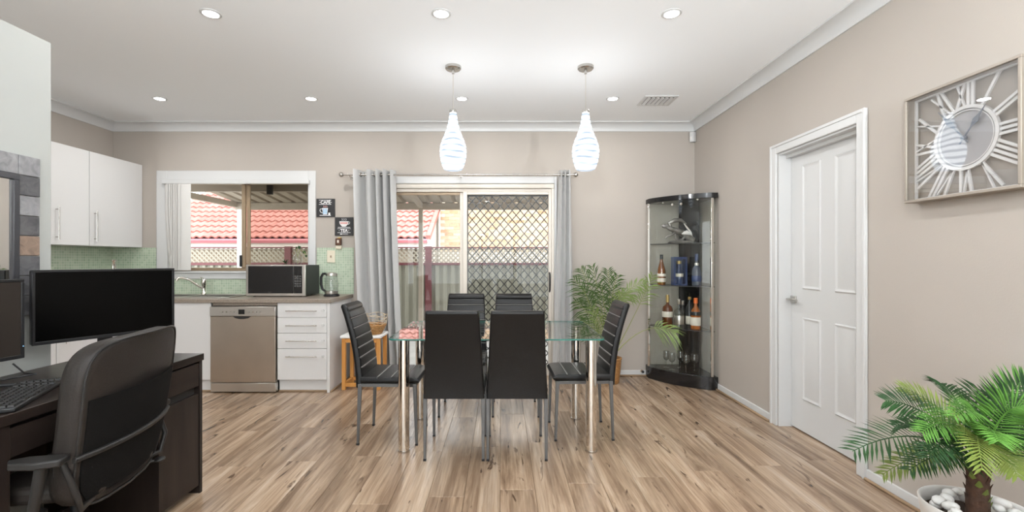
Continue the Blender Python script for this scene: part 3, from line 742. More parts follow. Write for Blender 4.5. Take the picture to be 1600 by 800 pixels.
# drawer unit
du = thing('drawer_cabinet', 'white base cabinet with four drawers at the end of the worktop', 'cabinet', (-1.86, 4.6, 0))
MB().box(-2.09, -1.625, BF + .018, YB - .01, .12, CT - .036).build('carcass', 'lam', du, world=True)
MB().box(-1.625, KX1 + .01, BF, YB - .01, .0, CT - .036).build('end_panel', 'lam', du, world=True, bevel=.0015)
MB().box(-2.09, -1.626, BF + .045, BF + .06, .0, .12).build('kickboard', 'lam', du, world=True)
MB().box(-2.09, -1.626, BF + .028, BF + .045, 0, .016).build('beading', 'quad', du, world=True, bevel=.006)
MB().box(KX1 + .01, KX1 + .026, BF + .0, YB - .05, 0, .016).build('beading', 'quad', du, world=True, bevel=.006)
zb = [.838, .702, .557, .412, .118]
for i in range(4):
    f = MB().box(-2.087, -1.628, BF, BF + .017, zb[i + 1] + .002, zb[i] - .002).build('drawer', 'lam', du, world=True, bevel=.0015)
    hz = zb[i] - (.072 if i else .072)
    pull(f, (-2.00, BF, hz), (-1.71, BF, hz), (0, -.028, 0))
    MB().lathe([(.001, 0), (.013, 0), (.013, .012), (.001, .013)], 12, (-1.662, BF, hz), axis='y').build('child_latch', 'trim', f, world=True, smooth=40)
# dishwasher
dwx0, dwx1 = -2.70, -2.10
dwr = thing('dishwasher', 'stainless steel dishwasher built in under the worktop', 'dishwasher', (-2.4, 4.55, 0))
MB().box(dwx0, dwx1, BF + .02, YB - .05, .02, .81).build('body', 'blackplas', dwr, world=True)
MB().box(dwx0 - .002, dwx1 + .002, BF - .02, BF + .02, .10, .715).build('door', 'steel', dwr, world=True, bevel=.004)
cp = MB().box(dwx0 - .005, dwx1 + .005, BF - .026, BF + .02, .717, .805).build('control_panel', 'steel2', dwr, world=True, bevel=.004)
MB().box(-2.435, -2.38, BF - .029, BF - .026, .735, .78).build('display', 'blackgloss', cp, world=True)
for i in range(4):
    for s in (-1, 1):
        MB().box(-2.407 + s * (.07 + i * .035) - .006, -2.407 + s * (.07 + i * .035) + .006, BF - .0285, BF - .026, .75, .762).build('button', 'nickel', cp, world=True)
hp = [(-.085, 0), (.085, 0), (.06, -.018), (.02, -.026), (-.02, -.026), (-.06, -.018)]
MB().prism([(-2.407 + p[0], .716 + p[1]) for p in hp], BF - .0225, BF - .019, 'y').build('handle_recess', 'void', dwr, world=True)
MB().box(dwx0, dwx1 + .005, BF - .018, BF + .03, .012, .095).build('plinth', 'steel2', dwr, world=True, bevel=.004)
MB().box(dwx0, dwx1, BF + .015, BF + .03, .812, .838).build('filler_strip', 'bench', dwr, world=True)
# sink cabinet and left run
sc_ = thing('sink_cabinet', 'white base cabinet under the sink left of the dishwasher', 'cabinet', (-3.1, 4.6, 0))
MB().box(-3.52, dwx0 - .012, BF + .018, YB - .01, .12, CT - .165).build('carcass', 'lam', sc_, world=True)
for x0, x1 in ((-3.12, dwx0 - .010), (-3.53, -3.124)):
    MB().box(x0, x1, BF, BF + .017, .12, .838).build('door', 'lam', sc_, world=True, bevel=.0015)
MB().box(-3.5, dwx0 - .012, BF + .045, BF + .06, 0, .12).build('kickboard', 'lam', sc_, world=True)
MB().box(-3.5, dwx0 - .012, BF + .028, BF + .045, 0, .016).build('beading', 'quad', sc_, world=True, bevel=.006)
lc = thing('base_cabinet', 'white base cabinet along the left wall behind the desk', 'cabinet', (-3.8, 3.4, 0))
MB().box(XL + .01, -3.57, 2.5, BF - .03, .12, CT - .036).build('carcass', 'lam', lc, world=True)
for i in range(3):
    f = MB().box(-3.567, -3.55, 2.5 + i * .59 + .002, 2.5 + i * .59 + .586, .12, .838).build('door', 'lam', lc, world=True, bevel=.0015)
    pull(f, (-3.55, 2.55 + i * .59, .56), (-3.55, 2.55 + i * .59, .80), (.028, 0, 0))
MB().box(-3.62, -3.60, 2.5, BF, 0, .12).build('kickboard', 'lam', lc, world=True)
# wall cupboards
UC = -3.835
uc = thing('wall_cupboard', 'white double-door wall cupboard over the green splashback', 'cupboard', (-4.0, 4.2, 1.37))
MB().box(XL, UC - .018, 3.30, YB - .002, 1.372, 2.25).build('carcass', 'lam', uc, world=True)
for (y0, y1) in ((4.294, YB - .004), (3.80, 4.291), (3.30, 3.797)):
    f = MB().box(UC - .017, UC, y0 + .001, y1 - .001, 1.372, 2.252).build('door', 'lam', uc, world=True, bevel=.0015)
    hy = y0 + .05 if y0 > 4 else (3.97 if y0 > 3.5 else 3.35)
    pull(f, (UC, hy, 1.415), (UC, hy, 1.70), (.028, 0, 0), .006)
# microwave
MX0, MX1, MYF, MYB, MH = -2.51, -1.925, 4.53, 4.88, .305
mw = thing('microwave', 'black and silver microwave oven on the worktop by the window', 'microwave', ((MX0 + MX1) / 2, 4.7, CT))
MB().box(MX0 + .004, MX1 - .001, MYF + .02, MYB, CT + .012, CT + MH + .008).build('body', 'blackplas', mw, world=True, bevel=.004)
mf = MB().box(MX0, MX1, MYF, MYF + .02, CT + .008, CT + MH + .012).build('front_frame', 'steel2', mw, world=True, bevel=.004)
dr = MB().box(MX0 + .025, MX0 + .468, MYF - .006, MYF, CT + .035, CT + MH - .002).build('door', 'blackgloss', mw, world=True, bevel=.003)
text_mesh('maker_mark', 'microwave'[:0] + '—', .03, 'nickel', mw, (MX0 + .24 - mw.location.x, MYF - .0066 - mw.location.y, .048))
cpn = MB().box(MX0 + .471, MX1 - .030, MYF - .005, MYF, CT + .035, CT + MH - .002).build('control_panel', 'blackgloss', mw, world=True, bevel=.003)
for r_ in range(5):
    for c_ in range(3):
        MB().box(MX0 + .480 + c_ * .024, MX0 + .497 + c_ * .024, MYF - .0066, MYF - .005, CT + .10 + r_ * .024, CT + .115 + r_ * .024).build('button', 'chairleg', cpn, world=True)
for i in range(4):
    MB().lathe([(.001, 0), (.012, 0), (.012, .014), (.001, .014)], 10, (MX0 + .06 + (i % 2) * .46, MYF + .05 + (i // 2) * .25, CT)).build('foot', 'blackplas', mw, world=True)
# kettle
kt = thing('kettle', 'glass and steel electric kettle beside the microwave', 'kettle', (-1.70, 4.62, CT))
MB().lathe([(.001, 0), (.075, 0), (.078, .008), (.07, .022), (.001, .024)], 24).build('power_base', 'blackplas', kt, smooth=40)
MB().lathe([(.001, .025), (.062, .025), (.064, .035), (.064, .055), (.001, .056)], 24).build('steel_base', 'steel2', kt, smooth=40)
MB().lathe([(.062, .056), (.064, .10), (.060, .17), (.054, .205)], 24, cap=False).build('glass_body', 'clearglass', kt, smooth=60)
MB().lathe([(.055, .205), (.056, .212), (.054, .23), (.03, .24), (.001, .242)], 24).build('lid', 'steel2', kt, smooth=40)
MB().tube([(-.052, 0, .225), (-.085, 0, .225), (-.105, 0, .19), (-.105, 0, .12), (-.09, 0, .07), (-.062, 0, .05)], [.012, .013, .013, .013, .012, .011], 10).build('handle', 'blackplas', kt, smooth=50)
# vase with sprig on microwave
vs = thing('bud_vase', 'small round glass vase with a green sprig on the microwave', 'vase', (-2.075, 4.70, CT + MH + .008))
MB().lathe([(.001, .002), (.030, .002), (.040, .02), (.045, .05), (.040, .085), (.026, .105), (.024, .12), (.028, .135)], 20, cap=False).build('glass', 'clearglass', vs, smooth=60)
MB().tube([(0, 0, .01), (.0, 0, .09), (.02, 0, .15), (.06, 0, .14), (.085, 0, .10)], .0022, 6).tube([(0, 0, .09), (-.012, 0, .15), (-.005, 0, .175)], .002, 6).build('stem', 'stemA', vs, smooth=50)
for (a, b, w_) in (((.0, 0, .17), (.035, 0, .19), .022), ((-.005, 0, .17), (-.025, .01, .185), .014), ((.05, 0, .145), (.085, 0, .115), .018), ((.085, 0, .105), (.088, .0, .075), .014)):
    a, b = Vector(a), Vector(b); d = b - a; s_ = Vector((0, .4, 1)).cross(d).normalized() * w_; s_ = Vector((-d.z, .3 * w_, d.x)).normalized() * w_
    mb = MB(); p = [a, a + d * .4 + s_, b, a + d * .4 - s_]; mb._a(p + [q + Vector((0, .0015, 0)) for q in p], [(0, 1, 2, 3), (7, 6, 5, 4), (0, 4, 5, 1), (1, 5, 6, 2), (2, 6, 7, 3), (3, 7, 4, 0)]); mb.build('leaf', 'frondB', vs)
sp = thing('soil_sprig', 'tiny dark leafy cutting beside the glass vase', 'plant', (-2.19, 4.68, CT + MH + .008))
MB().lathe([(.001, 0), (.012, 0), (.015, .02), (.001, .021)], 10).build('pot', 'soil', sp)
mb = MB()
for i in range(9):
    a = i * 2.4; mb.bar((0, 0, .018), (.03 * math.cos(a), .03 * math.sin(a), .03 + .012 * (i % 3)), .008, .003)
mb.build('leaf_cluster', 'frondB', sp)
pb = thing('pump_bottle', 'slim steel bottle on the corner of the worktop', 'bottle', (-3.70, 4.4, CT))
MB().lathe([(.001, 0), (.032, 0), (.034, .01), (.034, .24), (.022, .27), (.001, .271)], 18).build('body', 'steel2', pb, smooth=40)
MB().lathe([(.001, .27), (.018, .27), (.020, .30), (.017, .345), (.024, .355), (.024, .365), (.001, .367)], 18).build('cap', 'chrome', pb, smooth=40)
# wall plates
op = thing('power_outlet', 'cream double power outlet on the green tiles', 'outlet', (-1.815, YB - .007, 1.275))
MB().box(-.043, .043, -.010, 0, -.065, .065).build('plate', 'cream', op, bevel=.004)
MB().box(-.008, .008, -.014, -.010, -.012, .012).build('switch', 'bronze', op, bevel=.002)
pf = thing('plug_in_freshener', 'small brown plug-in air freshener above the outlet', 'air freshener', (-1.73, YB - .0, 1.405))
MB().box(-.032, .032, -.03, -.007, -.05, -.01).build('plug', 'cream', pf, bevel=.005)
b_ = MB().box(-.03, .032, -.045, -.012, -.01, .065).build('cartridge', 'brown', pf, bevel=.006)
MB().box(-.008, .010, -.047, -.0445, .015, .045).build('emblem', 'label', b_)
MB().box(-.005, .028, -.04, -.014, .065, .072).build('cap', 'yellow', pf, bevel=.002)
# CAFE and TEA signs
def sign(name, label, px, pz):
    s = thing(name, label, 'sign', (px, YB - .014, pz)); MB().box(-.098, .098, 0, .014, -.098, .098).build('board', 'signblack', s, bevel=.002); return s
def flat(parent, name, mat, poly, y=-.0012): return MB().prism(poly, y, 0.0004, 'y').build(name, mat, parent)
def rc(x0, x1, z0, z1): return [(x0, z0), (x1, z0), (x1, z1), (x0, z1)]
s1 = sign('cafe_sign', 'black wall sign reading CAFÉ with a blue striped mug', -1.873, 1.795)
flat(s1, 'rule', 'signwhite', rc(-.07, .06, .080, .084)); flat(s1, 'rule', 'signwhite', rc(-.07, .06, .034, .039))
text_mesh('lettering', 'CAFÉ', .045, 'signwhite', s1, (0, -.0008, .058), bold=.0012)
flat(s1, 'dash', 'signwhite', rc(-.066, -.053, .056, .060)); flat(s1, 'dash', 'signwhite', rc(.053, .066, .056, .060))
flat(s1, 'mug', 'signwhite', [(-.026, -.072), (.016, -.072), (.026, -.002), (-.036, -.002)])
for i in range(3): flat(s1, 'mug_stripe', 'signblue', rc(-.026 + i * .016, -.016 + i * .016, -.066, -.008), -.0018)
hnd = MB().tube([(-.034, -.001, -.012), (-.055, -.001, -.012), (-.060, -.001, -.03), (-.048, -.001, -.05), (-.028, -.001, -.056)], .0035, 6).build('mug_handle', 'signwhite', s1)
flat(s1, 'saucer', 'signwhite', rc(-.062, .056, -.084, -.077)); flat(s1, 'sugar_cube', 'signwhite', rc(.03, .05, -.077, -.052))
for i, x in enumerate((-.02, -.004, .012)): MB().tube([(x, -.001, .004), (x + .005, -.001, .012), (x - .001, -.001, .022)], .0028, 5).build('steam', 'signred', s1)
s2 = sign('tea_sign', 'black wall sign reading TEA under a steaming cup', -1.676, 1.596)
flat(s2, 'cup', 'signwhite', [(-.05, .055), (.048, .055), (.044, .03), (.028, .008), (.016, -.002), (-.018, -.002), (-.030, .008), (-.046, .03)])
flat(s2, 'cup_band', 'signred', [(-.044, .046), (.042, .046), (.036, .026), (-.038, .026)], -.0018)
MB().tube([(.046, -.001, .05), (.062, -.001, .046), (.060, -.001, .03), (.040, -.001, .022)], .003, 6).build('cup_handle', 'signwhite', s2)
flat(s2, 'rule', 'signwhite', rc(-.066, .066, -.012, -.007)); flat(s2, 'rule', 'signwhite', rc(-.07, .07, -.026, -.022)); flat(s2, 'rule', 'signwhite', rc(-.07, .07, -.068, -.064))
text_mesh('lettering', 'TEA', .044, 'signwhite', s2, (0, -.0008, -.045), bold=.0012)
flat(s2, 'dash', 'signwhite', rc(-.056, -.046, -.047, -.043)); flat(s2, 'dash', 'signwhite', rc(.046, .056, -.047, -.043))
flat(s2, 'small_print', 'signwhite', rc(-.042, -.018, -.086, -.076)); flat(s2, 'small_print', 'signwhite', rc(-.014, .042, -.083, -.078))
for i, x in enumerate((-.022, -.002, .018)): MB().tube([(x, -.001, .062), (x + .006, -.001, .073), (x + .001, -.001, .086)], .0028, 5).build('steam', 'signwhite', s2)

# ------------------------------------------------------------------ curtains
rz = 1.24 + (406 - 273) / 720 * 4.80; RODY = 4.80
rx0, rx1 = (536 - CX) / FPX * RODY, (897 - CX) / FPX * RODY
cr = thing('curtain_rod', 'brushed metal curtain rod with ball ends above the sliding door', 'curtain rod', ((rx0 + rx1) / 2, RODY, rz))
MB().tube([(rx0, RODY, rz), (rx1, RODY, rz)], .009, 10).build('rod', 'nickel', cr, world=True, smooth=50)
for x, s in ((rx0, -1), (rx1, 1)):
    MB().ball((x + s * .018, RODY, rz), .026, 14, 10).build('finial', 'nickel', cr, world=True, smooth=60)
for x in (rx0 + .06, (719 - CX) / FPX * RODY, rx1 - .05):
    MB().tube([(x, RODY, rz - .012), (x, YB - .008, rz - .012)], .006, 8).lathe([(.001, 0), (.026, 0), (.026, .008), (.001, .008)], 14, (x, YB - .017 + .017, rz - .012), axis='y').build('bracket', 'nickel', cr, world=True, smooth=40)
def curtain(label, px0, px1, bx0, bx1, folds, amp, phase, fold_warp=0.0):
    x0, x1 = (px0 - CX) / FPX * RODY, (px1 - CX) / FPX * RODY
    b0, b1 = (bx0 - CX) / FPX * RODY, (bx1 - CX) / FPX * RODY
    cxm = (x0 + x1) / 2
    t = thing('curtain', label, 'curtain', (cxm, RODY, .015), group='grey eyelet curtains')
    zt = rz + .048; NU, NV = folds * 24, 16; mb = MB(); vs_, fs_ = [], []
    def P(u, v, off):
        xa, xb = x0 + (b0 - x0) * v ** 1.3, x1 + (b1 - x1) * v ** 1.3
        ph = (u * folds + fold_warp * math.sin(2 * math.pi * u * .5 + 3.6) * .8) * 2 * math.pi + phase
        warp = .25 * math.sin(u * 7.3 + 1.7 * phase) * (.3 + v)
        a = amp * (1 - .15 * v) * (1 + .25 * math.sin(u * 11 + phase))
        xx = xa + (xb - xa) * (u + .22 / folds * math.sin(2 * ph + .4) * .35)
        sv = math.sin(ph + warp); sv = math.copysign(abs(sv) ** .5, sv)
        return Vector((xx, RODY + a * .78 * sv + off, zt + (.02 - zt) * v))
    for off in (0, .0025):
        for j in range(NV + 1):
            for i in range(NU + 1): vs_.append(P(i / NU, j / NV, off))
    n1 = (NU + 1) * (NV + 1)
    for j in range(NV):
        for i in range(NU):
            a = j * (NU + 1) + i; b = a + 1; c = a + NU + 2; d = a + NU + 1
            fs_ += [(a, b, c, d), (n1 + d, n1 + c, n1 + b, n1 + a)]
    for i in range(NU):
        a = i; b = i + 1; fs_.append((b, a, n1 + a, n1 + b)); a = NV * (NU + 1) + i; b = a + 1; fs_.append((a, b, n1 + b, n1 + a))
    mb._a(vs_, fs_); mb.build('drape', 'curtain', t, world=True, smooth=70)
    for k in range(folds * 2):
        u = (k * math.pi - phase) / (folds * 2 * math.pi)
        if 0.02 < u < .98:
            p = P(u, 0, 0); q = P(u + .01, 0, 0); tn = (q - p); tn.z = 0; tn.normalize()
            ring = [Vector((p.x, RODY, rz)) + tn * .019 * math.cos(a * math.pi / 8) + Vector((0, 0, .019 * math.sin(a * math.pi / 8))) for a in range(16)]
            MB().tube(ring, .004, 6, closed=True).build('eyelet', 'nickel', t, world=True, smooth=60)
curtain('pale grey curtain gathered on the left of the sliding door', 556, 618, 568, 630, 4, .095, .4, .8)
curtain('pale grey curtain gathered on the right of the sliding door', 874, 893, 864, 900, 3, .045, 2.2)

# ------------------------------------------------------------------ dining table
tcx, tx0, tx1, ty0, ty1, tz = -.03, -.712, .655, 2.88, 3.74, .745
dt = thing('dining_table', 'clear glass dining table on four round chrome legs', 'table', (tcx, 3.31, 0))
pol = rrect(tx1 - tx0, ty1 - ty0, .045, 6, (tx0 + tx1) / 2, (ty0 + ty1) / 2)
g = MB(); n_ = len(pol)
g._a([(p[0], p[1], tz - .01) for p in pol] + [(p[0], p[1], tz) for p in pol], [tuple(range(n_ - 1, -1, -1)), tuple(range(n_, 2 * n_))], 0)
g._a([(p[0], p[1], tz - .01) for p in pol] + [(p[0], p[1], tz) for p in pol], [(i, (i + 1) % n_, n_ + (i + 1) % n_, n_ + i) for i in range(n_)], 1)
g.build('glass_top', ['tableglass', 'tableedge'], dt, world=True)
for x in (-.63, .583):
    for y in (2.985, 3.595):
        lg = MB().lathe([(.001, .012), (.036, .012), (.036, tz - .02), (.001, tz - .02)], 24, (x, y, 0)).build('leg', 'chrome', dt, world=True, smooth=40)
        MB().lathe([(.001, 0), (.038, 0), (.039, .012), (.001, .013)], 24, (x, y, 0)).build('foot', 'nickel', lg, world=True, smooth=40)
        MB().lathe([(.001, 0), (.05, 0), (.05, .009), (.001, .0095)], 24, (x, y, tz - .0198)).build('mount', 'nickel', lg, world=True, smooth=40)

# ------------------------------------------------------------------ dining chairs
def make_chair():
    t = thing('dining_chair', 'chair', 'chair')
    # backrest: side profile with stitched grooves
    seams = [.52, .585, .65, .715, .78, .845, .895]
    zs = sorted(set([.385, .40, .42, .45, .92, .932, .938] + [s + d for s in seams for d in (-.008, 0, .008)] + [s + .035 for s in seams[:-2]]))
    def mid(z):
        u = (z - .385) / .555
        return -.196 - .015 * u - .105 * u ** 1.9
    def fr(z): 
        th = .026 if z > .41 else .02
        if z > .925: th = .018 if z < .935 else .006
        g_ = .007 if any(abs(z - s) < 1e-6 for s in seams) else 0
        return mid(z) + th - g_
    def rr(z):
        th = .022 if z < .925 else (.016 if z < .935 else .006)
        return mid(z) - th
    def hw(z):
        u = (z - .385) / .555; h = .190 - .030 * u
        return h if z < .93 else h - .004
    mb = MB(); rs = []
    us = [(-1, .25), (-.985, .7), (-.95, .95), (-.9, 1), (0, 1), (.9, 1), (.95, .95), (.985, .7), (1, .25)]
    for u, k in us:
        f = [Vector((u * hw(z), mid(z) + (fr(z) - mid(z)) * k, z)) for z in zs]; b = [Vector((u * hw(z), mid(z) + (rr(z) - mid(z)) * k, z)) for z in reversed(zs)]
        rs.append(f + b)
    mb.rings(rs).build('backrest', 'leather', t, smooth=22)
    for s in seams[:-1]:
        h = hw(s) * .97
        MB().bar((-h, fr(s) + .0062, s), (h, fr(s) + .0062, s), .003, .003).build('seam_glint', 'seam_glint', t)
    # seat cushion
    ys_ = [-.185, -.17, -.10, .0, .1, .17, .195, .208]
    sg = [-.07, .02, .11]
    yl = sorted(set(ys_ + [s + d for s in sg for d in (-.008, 0, .008)]))
    def top(y):
        z = .458 - .05 * max(0, y - .15) ** 1.2 * 4
        if y > .2: z = .435
        elif y > .19: z = .448
        if any(abs(y - s) < 1e-6 for s in sg): z -= .006
        return z
    def bot(y): return .412 if y < .2 else .422
    rs = []
    for u, k in us:
        hw_ = .192
        f = [Vector((u * hw_, y, (.432 + (top(y) - .432) * k))) for y in yl]; b = [Vector((u * hw_, y, .432 + (bot(y) - .432) * k)) for y in reversed(yl)]
        rs.append(f + b)
    MB().rings(rs).build('seat', 'leather', t, smooth=22)
    for s in sg: MB().bar((-.18, s, top(s) + .004), (.18, s, top(s) + .004), .003, .003).build('seam_glint', 'seam_glint', t)
    fr_ = MB(); z0, z1 = .39, .411
    fr_.box(-.185, .185, .165, .185, z0, z1).box(-.185, .185, -.185, -.165, z0, z1).box(-.185, -.165, -.165, .165, z0, z1).box(.165, .185, -.165, .165, z0, z1)
    fr_.build('seat_frame', 'chairleg', t)
    for sx_ in (-1, 1):
        for (ya, yb) in ((.178, .19), (-.19, -.205)):
            MB().rings([[Vector((sx_ * xa + a * r_, yy + b * r_, z)) for a, b in ((-1, -1), (1, -1), (1, 1), (-1, 1))] for (xa, yy, z, r_) in ((.180, ya, .41, .0125), (.180, yb, .012, .008))]).build('leg', 'chairleg', t, bevel=.003)
            MB().box(sx_ * .180 - .009, sx_ * .180 + .009, yb - .009, yb + .009, 0, .012).build('foot_cap', 'blackplas', t)
    return t
ch0 = make_chair()
spots = [(-.291, 3.05, 0, 'black leatherette dining chair with its back to the camera, left of the front pair'),
         (.098, 3.05, 0, 'black leatherette dining chair with its back to the camera, right of the front pair'),
         (-.31, 3.82, 180, 'black leatherette dining chair on the far side of the table, left of the rear pair'),
         (.115, 3.82, 180, 'black leatherette dining chair on the far side of the table, right of the rear pair'),
         (-.752, 3.265, -91, 'black ribbed dining chair at the left end of the table near the stool'),
         (.560, 3.34, 91, 'black ribbed dining chair at the right end of the table near the green palm')]
for i, (x, y, a, lb) in enumerate(spots):
    o = ch0 if i == 0 else copy_tree(ch0)
    o.location = (x, y, 0); o.rotation_euler = (0, 0, R(a)); tag(o, lb, 'chair', 'dining chairs around the glass table')

# ------------------------------------------------------------------ stool and basket
st = thing('side_stool', 'honey wood stool with a white top beside the grey curtain', 'stool', (-1.335, 4.52, 0))
stz = .52
MB().box(-.195, .195, -.15, .15, stz - .028, stz).build('top', 'white', st, bevel=.008)
for sx_ in (-1, 1):
    for sy in (-1, 1):
        MB().box(sx_ * .165 - .018, sx_ * .165 + .018, sy * .12 - .016, sy * .12 + .016, 0, stz - .028).build('leg', 'honey', st, bevel=.003)
for sy in (-1, 1):
    MB().box(-.147, .147, sy * .12 - .012, sy * .12 + .012, .03, .065).build('stretcher', 'honey', st, bevel=.003)
    MB().box(-.147, .147, sy * .12 - .012, sy * .12 + .012, stz - .07, stz - .028).build('apron', 'honey', st, bevel=.003)
for sx_ in (-1, 1):
    MB().box(sx_ * .165 - .012, sx_ * .165 + .012, -.104, .104, .03, .065).build('stretcher', 'honey', st, bevel=.003)
for i in range(3):
    x = -.08 + i * .08; MB().box(x - .014, x + .014, .113, .127, .065, stz - .07).build('slat', 'honey', st, bevel=.002)
bk = thing('wicker_basket', 'open cane basket with a woven base on the stool', 'basket', (-1.26, 4.49, stz))
for k in range(7):
    r_ = .095 + .04 * k / 6; z = .012 + k * .013
    MB().tube([(r_ * math.cos(a * math.pi / 14) + .002 * (-1) ** (a + k), r_ * math.sin(a * math.pi / 14), z + .002 * (-1) ** (a + k)) for a in range(28)], .0075, 6, closed=True).build('weave_ring', 'wicker', bk, smooth=60)
MB().lathe([(.001, .001), (.095, .001), (.095, .012), (.001, .013)], 24).build('base', 'wicker', bk)
for k in range(3):
    r_ = .137 + .006 * k; z = .115 + .035 * k
    MB().tube([(r_ * math.cos(a * math.pi / 14), r_ * math.sin(a * math.pi / 14), z + .01 * math.sin(a * .9 + k)) for a in range(28)], .003, 5, closed=True).build('cane_ring', 'wickerlight', bk, smooth=60)
for k in range(10):
    a = k * 2 * math.pi / 10; MB().tube([(.128 * math.cos(a), .128 * math.sin(a), .06), (.142 * math.cos(a + .15), .142 * math.sin(a + .15), .13), (.148 * math.cos(a + .3), .148 * math.sin(a + .3), .19)], .0026, 5).build('cane_stay', 'wickerlight', bk, smooth=60)

# ------------------------------------------------------------------ corner display cabinet
def arc(ax, ay, bx, by, bulge, n=14):
    a, b = Vector((ax, ay)), Vector((bx, by)); d = b - a; nrm = Vector((d.y, -d.x)).normalized()
    if nrm.x > 0: nrm = -nrm
    return [tuple(a + d * (i / n) + nrm * bulge * (1 - (2 * i / n - 1) ** 2)) for i in range(n + 1)]
cab = thing('display_cabinet', 'corner glass display cabinet with black base and top', 'display cabinet', (1.86, 4.72, 0))
A, B_ = (1.555, 4.83), (1.995, 4.385)
front = arc(*A, *B_, .055)
BX_, BY_ = XR - .02, YB - .02
def plan(i=0.0, fr=front): return [(BX_ - i, BY_ - i), (A[0] + i, BY_ - i)] + [(p[0] + i, p[1] + i * .7) for p in fr] + [(BX_ - i, B_[1] + i)]
wid = lambda o: [(p[0], p[1]) for p in plan(o)]
MB().prism(plan(-.012), .0, .125, 'z').build('base', 'blackgloss', cab, world=True, bevel=.003)
MB().prism(plan(-.010), 1.83, 1.88, 'z').build('top', 'blackgloss', cab, world=True, bevel=.003)
for z in (.556, .984, 1.406):
    s_ = MB(); pl_ = plan(.012); n_ = len(pl_)
    s_._a([(p[0], p[1], z - .007) for p in pl_] + [(p[0], p[1], z) for p in pl_], [tuple(range(n_ - 1, -1, -1)), tuple(range(n_, 2 * n_))], 0)
    s_._a([(p[0], p[1], z - .007) for p in pl_] + [(p[0], p[1], z) for p in pl_], [(i, (i + 1) % n_, n_ + (i + 1) % n_, n_ + i) for i in range(n_)], 1)
    s_.build('shelf', ['cabglass', 'darkframe'], cab, world=True)
def sheet(pts, z0, z1, name, mat, th=.004):
    return MB().rings([[Vector((p[0], p[1], z)) for p in pts] + [Vector((p[0] + th * .7, p[1] + th * .7, z)) for p in reversed(pts)] for z in (z0, z1)]).build(name, mat, cab, world=True, smooth=50)
sheet(front[:8], .125, 1.83, 'glass_door', 'cabglass'); sheet(front[7:], .125, 1.83, 'glass_door', 'cabglass')
MB().box(A[0] + .012, BX_ - .01, BY_ - .008, BY_ - .004, .125, 1.83).build('back_glass', 'cabglass', cab, world=True)
MB().box(BX_ - .008, BX_ - .004, B_[1] + .012, BY_ - .01, .125, 1.83).build('back_glass', 'cabglass', cab, world=True)
for (x, y) in ((A[0] - .004, A[1] + .008), (B_[0] + .012, B_[1] + .0)):
    MB().box(x - .013, x + .013, y - .011, y + .011, .125, 1.83).build('post', 'chrome', cab, world=True, bevel=.004)
MB().prism([(BX_ - .16, BY_ - .012), (BX_ - .16 + .04, BY_ - .06), (BX_ - .045, BY_ - .135), (BX_ - .012, BY_ - .17), (BX_ - .012, BY_ - .012)], .126, 1.829).build('corner_column', 'blackgloss', cab, world=True)
for i in (6, 8):
    MB().lathe([(.001, 0), (.012, 0), (.012, .015), (.001, .016)], 12, (front[i][0] - .003, front[i][1] - .004, 1.79), axis='y').build('door_lock', 'chrome', cab, world=True, smooth=40)
for i in (3, 11):
    MB().lathe([(.001, 0), (.018, 0), (.018, .006), (.001, .006)], 12, (front[i][0] + .05, front[i][1] + .06, 1.823)).build('spotlight', 'chrome', cab, world=True, smooth=40)
ds = thing('door_stop', 'small dark door stop on the baseboard beside the display cabinet', 'door stop', (1.50, YB - .014, .055))
MB().lathe([(.001, 0), (.016, 0), (.016, .004), (.007, .008), (.007, .035), (.001, .036)], 12, axis='y').build('post', 'bronze', ds, smooth=40)
MB().lathe([(.001, .033), (.013, .033), (.014, .045), (.001, .048)], 12, axis='y').build('rubber_tip', 'blackplas', ds, smooth=40)
def bottle(name, label, px, d, z, prof, mat, parts):
    t = thing(name, label, 'bottle', ((px - CX) / FPX * d, d, z), group='bottles in the display cabinet')
    MB().lathe(prof, 20).build('glass', mat, t, smooth=40)
    for (nm2, pr, m2) in parts: MB().lathe(pr, 20, cap=False).build(nm2, m2, t, smooth=40)
    return t
S2, S3 = .9845, .5565
bottle('liquor_bottle', 'tall amber bottle with black cap and white label on the middle shelf', 1033.5, 4.72, S2, [(.001, 0), (.038, 0), (.040, .01), (.042, .10), (.040, .15), (.022, .215), (.015, .25), (.015, .27), (.001, .27)], 'amber',
       [('cap', [(.001, .31), (.017, .31), (.017, .262), (.0155, .262)], 'darkbottle'), ('label', [(.0412, .03), (.0425, .032), (.0428, .068), (.041, .07)], 'label'), ('neck_label', [(.0415, .085), (.0428, .087), (.0428, .112), (.041, .115)], 'label')])
bx = thing('gift_box', 'dark blue boxed bottle with a window on the middle shelf', 'box', ((1061 - CX) / FPX * 4.68, 4.68, S2))
MB().box(-.068, .068, -.04, .04, 0, .012).box(-.068, .068, -.04, .04, .262, .285).box(-.068, .068, .034, .04, .012, .262).box(-.068, -.05, -.04, .034, .012, .262).box(.05, .068, -.04, .034, .012, .262).build('carton', 'bluedark', bx)
MB().box(-.05, .05, -.0395, -.0385, .012, .262).build('window', 'cabglass', bx)
bb_ = MB().lathe([(.001, .013), (.036, .013), (.040, .03), (.040, .10), (.020, .155), (.014, .17), (.014, .215), (.001, .215)], 18).build('bottle', 'bluedark', bx, smooth=40)
MB().lathe([(.001, .245), (.022, .245), (.022, .215), (.015, .213)], 14, cap=False).build('stopper', 'gold', bb_, smooth=40)
MB().lathe([(.0402, .085), (.0408, .088), (.0408, .115), (.037, .118)], 18, cap=False).build('label', 'label', bb_, smooth=40)
